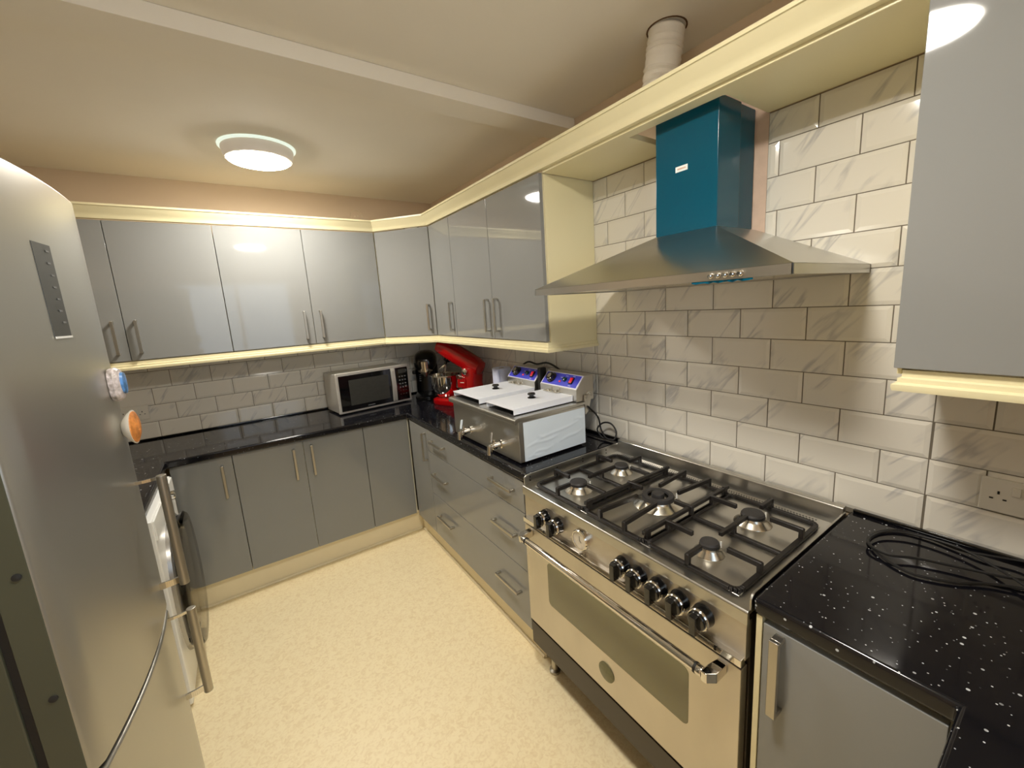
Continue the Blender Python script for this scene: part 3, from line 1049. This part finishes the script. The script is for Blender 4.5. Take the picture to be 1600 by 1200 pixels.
# control heads
for (ya, yb) in ((-1.652, -1.930), (-1.335, -1.602)):
    prof = [(-.206, 1.126), (-.206, 1.186), (-.150, 1.246), (-.095, 1.246), (-.095, 1.126)]
    hdm = MB().prism(prof, 1, yb, ya).build('control_head', 'steel_side', fr, bevel=.0015)
    sl = Vector((.056, 0, .060)).normalized()
    nn = Vector((-sl.z, 0, sl.x))
    cc = Vector((-.178, (ya + yb) / 2, 1.216))
    hw, hh = (ya - yb) / 2 - .004, .0385
    bd = MB().obox(cc + nn * .0006, ((0, 1, 0), sl, nn), (hw, hh, .0006)).build('panel_border', 'panel_border', hdm)
    MB().obox(cc + nn * .0016, ((0, 1, 0), sl, nn), (hw - .006, hh - .0045, .0006)).build('blue_panel', 'blue_panel', hdm)
    base = cc + nn * .0022
    def at(dy, ds):
        return base + Vector((0, dy, 0)) + sl * ds
    q = at(hw - .062, .002)
    MB().lathe([(.029, 0), (.029, .004), (.024, .006), (.022, .020), (.012, .022), (.001, .022)], q, nn, 28).build('thermostat_dial', 'black_gloss', hdm)
    MB().lathe([(.0125, .0215), (.0125, .0235), (.001, .0238)], q, nn, 20).build('dial_cap', 'chrome', hdm)
    MB().lathe([(.006, 0), (.006, .003), (.001, .005)], at(hw - .135, -.012), nn, 14).build('pilot_lamp', 'red_switch', hdm)
    MB().lathe([(.012, 0), (.012, .005), (.009, .012), (.001, .014)], at(hw - .165, .002), nn, 18).build('pilot_lamp', 'green_lamp', hdm)
    MB().obox(at(hw - .215, 0) + nn * .003, ((0, 1, 0), sl, nn), (.0115, .0175, .004)).build('switch_frame', 'black_matt', hdm, bevel=.001)
    MB().obox(at(hw - .215, 0) + nn * .006, ((0, 1, 0), (sl + nn * .12), (nn - sl * .12)), (.0085, .014, .004)).build('rocker_switch', 'red_switch', hdm, bevel=.001)
    for k, (dy, ds) in enumerate(((hw - .135, .012), (hw - .165, .024), (hw - .215, .027), (hw - .215, -.027))):
        MB().obox(at(dy, ds), ((0, 1, 0), sl, nn), (.009, .0012, .0002)).build('panel_print', 'white_print', hdm)
    # basket bracket at the foot of the head
    m = MB()
    yc = (ya + yb) / 2 + .03
    m.box(-.232, -.206, yc - .055, yc + .055, 1.158, 1.162)
    for dy in (-.03, .03):
        m.cyl((-.218, yc + dy, 1.162), (-.218, yc + dy, 1.168), .008, n=12)
        m.box(-.214, -.206, yc + dy - .022, yc + dy - .018, 1.158, 1.178)
    m.build('bracket', 'alu', hdm)
B(-.195, -.150, -1.640, -1.614, 1.124, 1.262).build('divider_handle', 'black_matt', fr, bevel=.006)
m = MB().prism([(-.163, 1.06), (-.140, 1.075), (-.125, 1.125), (-.130, 1.155), (-.163, 1.155)], 1, FY0 - .001, FY0 + .006)
m.build('hinge_bracket', 'steel_side', fr)
MB().tube(catmull([(-.160, FY0 - .006, 1.14), (-.158, FY0 - .012, 1.165), (-.14, FY0 - .012, 1.170), (-.128, FY0 - .008, 1.15)], 6), .003, 8).build('hinge_wire', 'chrome', fr)
# drain taps
for y in (-1.790, -1.492):
    tp = MB().lathe([(.020, 0), (.020, .006), (.012, .008), (.012, .028), (.017, .030), (.017, .046), (.011, .048), (.011, .062)], (FX0, y, .972), (-1, 0, 0), 18).build('drain_tap', 'chrome', fr)
    MB().cyl((FX0 - .062, y, .978), (FX0 - .066, y, .936), .0125, .0115, 16).build('spout', 'chrome', tp, bevel=.002)
    MB().cyl((FX0 - .038, y, .985), (FX0 - .038, y, 1.000), .006, n=12).build('stem', 'chrome', tp)
    MB().obox((FX0 - .045, y + .012, 1.010), ((.35, .3, .88), (0, 1, -.34), (1, 0, -.4)), (.024, .008, .0035)).build('lever', 'chrome' if y < -1.6 else 'film_white', tp, bevel=.002)
MB().tube(catmull([(-.150, -1.945, 1.10), (-.10, -1.96, 1.04), (-.085, -1.965, .975), (-.075, -1.985, .935), (-.06, -2.02, .926), (-.035, -2.018, .96), (-.035, -1.985, .995), (-.05, -1.945, .995), (-.075, -1.93, .965), (-.065, -1.955, .925), (-.045, -2.005, .921), (-.06, -1.90, .918), (-.05, -1.6, .918)], 8), .0042, 8).build('power_cord', 'black_matt', fr)
MB().tube(catmull([(-.09, -1.25, 1.19), (-.075, -1.36, 1.257), (-.07, -1.45, 1.252), (-.075, -1.55, 1.268), (-.08, -1.64, 1.25), (-.07, -1.72, 1.20)], 8), .0055, 8).build('power_cord', 'black_matt', fr)

# ------------------------------------------------------------------ microwave (local frame: x width, y depth)
MW, MD, MH = .548, .262, .290
mw = thing('microwave_oven', 'silver microwave oven with black glass door', 'microwave', (-.6935, -.3075, .910), math.atan2(.071, .543))
hwm = MW / 2


def L_(mb, name, mt, par, bevel=0.0, seg=2):
    return mb.build(name, mt, par, bevel, seg, local=True)


L_(B(-hwm + .004, hwm - .004, .022, MD, .012, MH - .004), 'casing', 'silver_paint', mw, .004)
L_(B(-hwm, hwm, 0, .024, .008, MH + .004), 'front_frame', 'silver_paint', mw, .006, 3)
dr = L_(B(-hwm + .018, -hwm + .428, -.0035, .004, .024, MH - .016), 'door', 'black_gloss', mw, .003)
L_(B(-hwm + .085, -hwm + .375, -.0042, 0, .058, MH - .052), 'window', 'display', dr, .0005)
L_(MB().prism([(-.003, .020), (-.016, .040), (-.022, MH / 2), (-.016, MH - .036), (-.003, MH - .014), (.002, MH - .014), (-.008, MH / 2), (.002, .020)], 0, -hwm + .396, -hwm + .426), 'door_handle', 'silver_paint', dr, .002)
cp = L_(B(-hwm + .432, hwm - .016, -.0035, .004, .024, MH - .016), 'control_panel', 'black_gloss', mw, .003)
L_(B(-hwm + .455, hwm - .030, -.0042, 0, MH - .060, MH - .030), 'screen', 'display', cp)
for r_ in range(6):
    for c_ in range(3):
        x = -hwm + .462 + c_ * .022
        z = MH - .085 - r_ * .027
        L_(MB().obox((x, -.0040, z), ((1, 0, 0), (0, 0, 1), (0, 1, 0)), (.0055, .004 if r_ < 4 else .0022, .0006)), 'button', 'grey_print' if r_ < 4 else 'display', cp)
lm = MB()
for k in range(7):
    lm.obox((-hwm + .205 + k * .0075, -.0040, .038), ((1, 0, 0), (0, 0, 1), (0, 1, 0)), (.0030, .0026, .0006))
L_(lm, 'maker_mark', 'grey_print', dr)
for x in (-hwm + .04, hwm - .04):
    for y in (.05, MD - .04):
        L_(MB().cyl((x, y, 0), (x, y, .013), .012, n=14), 'foot', 'black_matt', mw)

# ------------------------------------------------------------------ mixers


def ellipsoid_loft(rows, n=24, cap=True):
    """rows: (x, zc, half width y, half height z, power) cross-sections along x"""
    m = MB()
    vs, fs = [], []
    for (x, zc, hy, hz, p) in rows:
        for i in range(n):
            a = 2 * math.pi * i / n
            ca, sa = math.cos(a), math.sin(a)
            vs.append((x, hy * math.copysign(abs(ca) ** p, ca), zc + hz * math.copysign(abs(sa) ** p, sa)))
    for k in range(len(rows) - 1):
        for i in range(n):
            j = (i + 1) % n
            fs.append((k * n + i, k * n + j, (k + 1) * n + j, (k + 1) * n + i))
    fs.append(tuple(range(n))[::-1]); fs.append(tuple(range((len(rows) - 1) * n, len(rows) * n)))
    m.add(vs, fs)
    return m


def vloft(rows, n=24):
    """rows: (z, xc, half x, half y, power) horizontal cross-sections"""
    m = MB()
    vs, fs = [], []
    for (z, xc, hx, hy, p) in rows:
        for i in range(n):
            a = 2 * math.pi * i / n
            ca, sa = math.cos(a), math.sin(a)
            vs.append((xc + hx * math.copysign(abs(ca) ** p, ca), hy * math.copysign(abs(sa) ** p, sa), z))
    for k in range(len(rows) - 1):
        for i in range(n):
            j = (i + 1) % n
            fs.append((k * n + i, k * n + j, (k + 1) * n + j, (k + 1) * n + i))
    fs.append(tuple(range(n))[::-1]); fs.append(tuple(range((len(rows) - 1) * n, len(rows) * n)))
    m.add(vs, fs)
    return m


def rot_y(mb, c, ang):
    R = Matrix.Rotation(ang, 3, 'Y')
    c = Vector(c)
    mb.v = [R @ (p - c) + c for p in mb.v]
    return mb


# red stand mixer, local +x points to the front of the mixer
rm = thing('stand_mixer', 'red stand mixer with tilted up head and steel bowl', 'mixer', (-.245, -.545, .910), math.atan2(.89, -.45))
L_(vloft([(0.0, -.10, .195, .098, .6), (.010, -.10, .20, .102, .6), (.034, -.10, .198, .100, .6), (.046, -.11, .18, .085, .6)]), 'base', 'red_gloss', rm)
col = L_(vloft([(.030, -.235, .070, .088, .55), (.080, -.235, .062, .078, .55), (.16, -.238, .060, .072, .55), (.235, -.245, .064, .068, .55), (.285, -.25, .062, .064, .6)]), 'column', 'red_gloss', rm)
L_(MB().obox((-.20, .074, .165), ((1, 0, 0), (0, 1, 0), (0, 0, 1)), (.035, .004, .030)), 'badge_plate', 'red_gloss', rm, .002)
pm = MB()
for k in range(4):
    pm.cyl((-.185 - k * .014, .078, .222 - k * .004), (-.185 - k * .014, .0815, .222 - k * .004), .0035, n=10)
pm.box(-.222, -.190, .0775, .0788, .170, .174)
L_(pm, 'column_print', 'magnet_shell', rm)
L_(MB().lathe([(.020, 0), (.020, .014), (.014, .018), (.001, .018)], (-.235, .070, .25), (0, 1, 0), 20), 'speed_knob', 'chrome', rm)
head = ellipsoid_loft([(-.335, .285, .030, .030, .7), (-.32, .287, .056, .050, .7), (-.27, .290, .066, .060, .7), (-.15, .290, .068, .061, .65), (-.02, .290, .066, .058, .62), (.040, .290, .062, .054, .6), (.058, .290, .056, .048, .6), (.064, .290, .046, .040, .7)])
hd_ = L_(rot_y(head, (-.26, 0, .285), -math.radians(27)), 'head', 'red_gloss', rm)
hub = MB().lathe([(.034, 0), (.034, -.020), (.026, -.032), (.010, -.036), (.010, -.060)], (-.035, 0, .236), (0, 0, 1), 22)
L_(rot_y(hub, (-.26, 0, .285), -math.radians(27)), 'beater_hub', 'black_gloss', hd_)
whisk = MB()
for k in range(6):
    a = math.pi * k / 6
    whisk.tube(catmull([(-.035, 0, .176), (-.035 + .026 * math.cos(a), .026 * math.sin(a), .135), (-.035 + .03 * math.cos(a), .03 * math.sin(a), .108), (-.035, 0, .088), (-.035 - .03 * math.cos(a), -.03 * math.sin(a), .108), (-.035 - .026 * math.cos(a), -.026 * math.sin(a), .135), (-.035, 0, .176)], 4), .0016, 5)
L_(rot_y(whisk, (-.26, 0, .285), -math.radians(27)), 'whisk', 'chrome', hd_)
bowl = MB().lathe([(.040, .046), (.062, .048), (.064, .056), (.085, .075), (.101, .11), (.107, .16), (.109, .205), (.114, .209), (.112, .213), (.106, .208), (.103, .16), (.097, .112), (.082, .080), (.03, .062), (.001, .060)], (0, 0, 0), (0, 0, 1), 36)
bo = L_(bowl, 'bowl', 'chrome', rm)
L_(MB().tube(catmull([(-.10, -.03, .19), (-.13, -.04, .185), (-.14, -.045, .14), (-.125, -.04, .10), (-.10, -.03, .095)], 6), .005, 8), 'bowl_handle', 'chrome', bo)

# black stand mixer facing into the room
fd = Vector((-.42, -.905))
bm_ = thing('stand_mixer', 'black stand mixer with chrome band in the corner behind the red mixer', 'mixer', (-.262, -.215, .910), math.atan2(fd.y, fd.x))
L_(vloft([(0, .02, .175, .090, .6), (.010, .02, .18, .095, .6), (.032, .02, .178, .093, .6), (.042, .01, .16, .080, .6)]), 'base', 'mixer_black', bm_)
L_(vloft([(.030, -.075, .070, .092, .6), (.12, -.075, .066, .090, .6), (.24, -.075, .070, .090, .6), (.30, -.07, .072, .080, .7)]), 'column', 'mixer_black', bm_)
h2 = L_(ellipsoid_loft([(-.150, .285, .040, .040, .8), (-.135, .285, .072, .066, .8), (-.06, .290, .090, .082, .8), (.05, .288, .088, .080, .8), (.10, .283, .078, .070, .8), (.125, .278, .062, .052, .8), (.135, .275, .040, .034, .9)]), 'head', 'mixer_black', bm_)
L_(MB().lathe([(.052, -.046), (.056, -.044), (.056, .034), (.052, .038)], (.085, 0, .262), (0, 0, 1), 32), 'chrome_band', 'chrome', h2)
L_(MB().lathe([(.040, 0), (.036, -.016), (.018, -.020), (.012, -.040)], (.085, 0, .216), (0, 0, 1), 22), 'beater_hub', 'alu', h2)
L_(MB().lathe([(.016, 0), (.016, .020), (.012, .026), (.001, .026)], (-.03, -.086, .20), (0, -1, 0), 18), 'speed_knob', 'black_matt', bm_)
pm = MB()
for k in range(4):
    pm.box(-.006, -.004, -.060, -.046, .128 + k * .016, .134 + k * .016)
L_(pm, 'column_print', 'grey_print', bm_)

# kitchen roll
kr = thing('paper_roll', 'upright roll of pale blue paper towel behind the fryer', 'paper roll', (-.088, -1.085, .910))
MB().lathe([(.058, 0), (.061, .003), (.061, .287), (.058, .290), (.021, .290), (.021, .27)], (-.088, -1.085, .910), (0, 0, 1), 36).build('paper', 'paper_blue', kr)
MB().lathe([(.021, .002), (.021, .288), (.0185, .288), (.0185, .004)], (-.088, -1.085, .910), (0, 0, 1), 24).build('core', 'cardboard', kr)
m = MB()
for k in range(8):
    a = math.radians(165 + k * 7)
    b_ = math.radians(165 + (k + 1) * 7)
    r0, r1 = .0618 + k * .0006, .0618 + (k + 1) * .0006
    c = Vector((-.088, -1.085, 0))
    p, q = c + Vector((math.cos(a) * r0, math.sin(a) * r0, 0)), c + Vector((math.cos(b_) * r1, math.sin(b_) * r1, 0))
    m.add([(p.x, p.y, .914), (q.x, q.y, .914), (q.x, q.y, 1.196), (p.x, p.y, 1.196)], [(0, 1, 2, 3)])
m.build('loose_sheet', 'paper_blue', kr)

# ------------------------------------------------------------------ sockets


def socket(label, c, along, out, wall_off):
    c, al, ou = Vector(c), Vector(along), Vector(out)
    up = Vector((0, 0, 1))
    t = thing('double_socket', label, 'socket', c - up * .043)
    pl = MB().obox(c + ou * .004, (al, up, ou), (.073, .043, .004)).build('plate', 'socket_white', t, bevel=.003, seg=3)
    for s in (-1, 1):
        m = MB()
        g = c + al * s * .042 + ou * .0082
        m.obox(g + up * .008, (al, up, ou), (.002, .004, .0004))
        m.obox(g - al * .011 - up * .008, (al, up, ou), (.0033, .0018, .0004))
        m.obox(g + al * .011 - up * .008, (al, up, ou), (.0033, .0018, .0004))
        m.build('pin_holes', 'black_matt', t)
        MB().obox(c + al * s * .014 + up * .018 + ou * .0095, (al, up, ou), (.007, .011, .002)).build('rocker_switch', 'socket_white', t, bevel=.001)
    return t


socket('white double socket on tiles beside the fridge edge', (-2.052, .0, 1.084), (1, 0, 0), (0, -1, 0), 0)
socket('white double socket low on tiles at the right edge', (.0, -3.272, 1.066), (0, 1, 0), (-1, 0, 0), 0)

# ------------------------------------------------------------------ tall fridge freezer
FF, FN = Vector((-1.757, -1.850, 0)), Vector((-1.800, -2.378, 0))
fd_ = (FN - FF).normalized()
fn_ = Vector((-fd_.y, fd_.x, 0))
if fn_.x < 0:
    fn_ = -fn_
FW = (FN - FF).length
fg = thing('fridge_freezer', 'tall silver fridge freezer with curved doors and two bar handles', 'fridge', (-2.05, -2.13, 0))


def door_plan(th=.055, bulge=.020, n=22, inset=0.0):
    pts = []
    for k in range(n + 1):
        s = k / n
        e = min(s, 1 - s)
        drop = .010 * max(0, 1 - e / .03) ** 2
        p = FF + fd_ * (s * FW) + fn_ * (bulge * (1 - (2 * s - 1) ** 2) - drop)
        pts.append((p.x, p.y))
    for s in (1, 0):
        p = FF + fd_ * (s * FW) - fn_ * th
        pts.append((p.x, p.y))
    return pts


ud = MB().prism(door_plan(), 2, .806, 1.905).build('upper_door', 'fridge_steel', fg, bevel=.006, seg=3)
ldr = MB().prism(door_plan(bulge=.021), 2, .060, .796).build('lower_door', 'fridge_steel', fg, bevel=.006, seg=3)
for (dd2, za, zb2) in ((ud, .812, 1.899), (ldr, .066, .790)):
    pl = [FN - fn_ * .012, FN - fn_ * .054, FN - fn_ * .054 + fd_ * .002, FN - fn_ * .012 + fd_ * .002]
    MB().prism([(p.x, p.y) for p in pl], 2, za, zb2).build('door_edge', 'fridge_side', dd2, bevel=.0006, seg=1)['label'] = 'dark edge strip of the door'
bx = [FF + fd_ * .006 - fn_ * .070, FN - fd_ * .006 - fn_ * .070, FN - fd_ * .006 - fn_ * .60, FF + fd_ * .006 - fn_ * .60]
MB().prism([(p.x, p.y) for p in bx], 2, .04, 1.895).build('body', 'fridge_side', fg, bevel=.004)
gk = [FF + fd_ * .010 - fn_ * .054, FN - fd_ * .010 - fn_ * .054, FN - fd_ * .010 - fn_ * .071, FF + fd_ * .010 - fn_ * .071]
MB().prism([(p.x, p.y) for p in gk], 2, .07, 1.89).build('door_seal', 'rubber', fg)
for s in (.05, FW - .05):
    for q in (.12, .52):
        p = FF + fd_ * s - fn_ * q
        MB().cyl((p.x, p.y, 0), (p.x, p.y, .042), .02, n=14).build('foot', 'black_matt', fg)


def front_pt(s, off=0.0):
    u_ = s / FW
    return FF + fd_ * s + fn_ * (.020 * (1 - (2 * u_ - 1) ** 2) + off)


# near edge caps
for z in (1.215, .985):
    p = FN - fn_ * .026 + fd_ * .002
    MB().lathe([(.006, 0), (.006, .002), (.001, .003)], (p.x, p.y, z), fd_, 14).build('edge_cap', 'rubber', ud)
# bar handles
for (z0, z1, dd_) in ((.872, 1.200, ud), (.512, .792, ldr)):
    bp = front_pt(.048, .052)
    MB_ = MB().cyl((bp.x, bp.y, z0), (bp.x, bp.y, z1), .0115, n=20).build('handle', 'handle_steel', dd_, bevel=.002)
    for z in (z0 + .018, z1 - .006):
        a, b_ = front_pt(.062, 0), front_pt(.048, .052)
        pth = catmull([(a.x, a.y, z), (a.x + (b_.x - a.x) * .5, a.y + (b_.y - a.y) * .2, z), (b_.x, b_.y, z)], 6)
        m = MB()
        for k in range(len(pth) - 1):
            m.bar(pth[k], pth[k + 1], .005, .018 if z < z1 - .01 else .008)
        m.build('handle_bracket', 'chrome', MB_)
# display strip
s0, s1 = .262, .332
a, b_ = front_pt(s0, .0008), front_pt(s1, .0008)
m = MB()
m.add([(a.x, a.y, 1.590), (b_.x, b_.y, 1.590), (b_.x, b_.y, 1.768), (a.x, a.y, 1.768), (a.x - .004, a.y, 1.590), (b_.x - .004, b_.y, 1.590), (b_.x - .004, b_.y, 1.768), (a.x - .004, a.y, 1.768)],
      [(0, 1, 2, 3), (7, 6, 5, 4), (0, 4, 5, 1), (1, 5, 6, 2), (2, 6, 7, 3), (3, 7, 4, 0)])
ds = m.build('display_strip', 'display', ud)
m = MB()
for k in range(7):
    q = front_pt(.280 + .004 * (k % 2), .0014)
    m.obox((q.x, q.y, 1.755 - k * .023), (fd_, (0, 0, 1), fn_), (.006, .0016, .0003))
m.build('display_print', 'grey_print', ds)
q = front_pt((s0 + s1) / 2, .0014)
MB().obox((q.x, q.y, 1.588), (fd_, (0, 0, 1), fn_), ((s1 - s0) / 2, .002, .0010)).build('display_edge', 'white_print', ds)

# magnets
q = front_pt(.085, .0)
mg = thing('fridge_magnet', 'foil wrapped blue and white magnet, upper one on the fridge', 'magnet', (q.x, q.y, 1.462), 0, 'fridge magnets')
qb = ellipsoid_loft([(-.002, 0, .018, .030, .8), (.004, 0, .026, .040, .7), (.014, 0, .028, .042, .7), (.022, 0, .024, .037, .7), (.027, 0, .012, .022, .8)])
mg.rotation_euler = (0, 0, math.atan2(fn_.y, fn_.x))
L_(qb, 'shell', 'magnet_foil', mg)
L_(ellipsoid_loft([(.020, .002, .020, .030, .8), (.029, .002, .016, .026, .8), (.031, .002, .006, .012, .8)]), 'picture', 'magnet_blue', mg)
q = front_pt(.060, .0)
mg = thing('fridge_magnet', 'white bowl shaped magnet with orange filling, lower one on the fridge', 'magnet', (q.x, q.y, 1.345), math.atan2(fn_.y, fn_.x), 'fridge magnets')
L_(MB().lathe([(.014, 0), (.022, .004), (.036, .014), (.043, .022), (.044, .024), (.040, .024)], (0, 0, 0), (1, 0, 0), 32), 'bowl', 'magnet_shell', mg)
L_(MB().lathe([(.041, .020), (.040, .026), (.030, .030), (.012, .032), (.001, .032)], (0, 0, 0), (1, 0, 0), 32), 'filling', 'magnet_orange', mg)

# ------------------------------------------------------------------ washing machine between fridge and far cupboards
wm = thing('washing_machine', 'white washing machine with large round smoked door beside the fridge', 'washing machine', (-2.14, -.98, 0))
B(-2.44, -1.852, -1.285, -.690, .015, .852).build('body', 'washer_white', wm, bevel=.008)


def superell(cy, cz, a, b, p=.82, n=40):
    return [(cy + a * math.copysign(abs(math.cos(t)) ** p, math.cos(t)), cz + b * math.copysign(abs(math.sin(t)) ** p, math.sin(t))) for t in [2 * math.pi * k / n for k in range(n)]]


def loft_x(rows, close=True):
    m = MB()
    vs, fs = [], []
    n = len(rows[0][1])
    for x, pl in rows:
        vs += [(x, a, b_) for a, b_ in pl]
    for k in range(len(rows) - 1):
        for i in range(n):
            j = (i + 1) % n
            fs.append((k * n + i, k * n + j, (k + 1) * n + j, (k + 1) * n + i))
    if close:
        fs.append(tuple(range(n))[::-1]); fs.append(tuple(range((len(rows) - 1) * n, len(rows) * n)))
    return m.add(vs, fs)


cyw, czw = -.985, .430
dw = loft_x([(-1.852, superell(cyw, czw, .236, .312)), (-1.838, superell(cyw, czw, .234, .310)), (-1.832, superell(cyw, czw, .222, .296))]).build('door_ring', 'washer_ring', wm)
loft_x([(-1.832, superell(cyw, czw, .20, .27)), (-1.829, superell(cyw, czw, .195, .265))]).build('door_glass', 'black_gloss', dw)
loft_x([(-1.828, superell(cyw, czw, .222, .298)), (-1.806, superell(cyw, czw, .232, .310)), (-1.796, superell(cyw, czw, .222, .300)), (-1.790, superell(cyw, czw, .18, .25))]).build('smoked_cover', 'smoked_glass', dw)
B(-1.853, -1.847, -1.27, -.70, .765, .846).build('control_fascia', 'washer_white', wm, bevel=.002)
for z in (.24, .36):
    B(-1.8375, -1.834, -1.198, -1.186, z, z + .016).build('latch_hole', 'black_matt', dw)
MB().lathe([(.022, 0), (.022, .018), (.018, .022), (.001, .022)], (-1.847, -.86, .802), (1, 0, 0), 22).build('dial', 'chrome', wm)
for x in (-2.39, -1.91):
    for y in (-1.24, -.74):
        MB().cyl((x, y, 0), (x, y, .016), .02, n=12).build('foot', 'black_matt', wm)

# ------------------------------------------------------------------ small things
tag(MB().tube(catmull([(-.030, -3.42, .985), (-.030, -3.345, .950), (-.030, -3.285, .927), (-.050, -3.225, .922), (-.052, -3.185, .916), (-.040, -3.128, .916), (-.046, -3.075, .916), (-.088, -3.038, .916), (-.150, -3.027, .916), (-.190, -3.042, .916), (-.228, -3.075, .916),
                       (-.250, -3.115, .916), (-.252, -3.150, .916), (-.223, -3.203, .916), (-.178, -3.250, .917), (-.150, -3.300, .920), (-.135, -3.345, .925), (-.115, -3.355, .927), (-.110, -3.318, .927), (-.137, -3.262, .924), (-.160, -3.190, .922), (-.186, -3.128, .922), (-.218, -3.085, .923),
                       (-.205, -3.043, .924), (-.160, -3.034, .924), (-.100, -3.050, .924), (-.062, -3.105, .924), (-.063, -3.185, .926), (-.100, -3.248, .924), (-.158, -3.310, .926), (-.19, -3.37, .918), (-.22, -3.50, .916)], 8), .0033, 8)
    .build('power_cable', 'black_matt'), 'loosely coiled black cable on the right worktop', 'cable')
# black rimmed round object peeping over the corner cornice
rp = thing('round_tin', 'black rimmed round lid peeping over the corner cornice', 'tin', (-.27, -.25, 2.155))
dirn = Vector((-.42, -.90, 0)).normalized()
cc = Vector((-.30, -.30, 2.205))
MB().lathe([(.052, 0), (.055, .004), (.055, .030), (.050, .034), (.047, .030)], cc, dirn, 32).build('rim', 'black_matt', rp)
MB().lathe([(.046, .028), (.046, .033), (.001, .034)], cc, dirn, 32).build('face', 'lamp_body', rp)
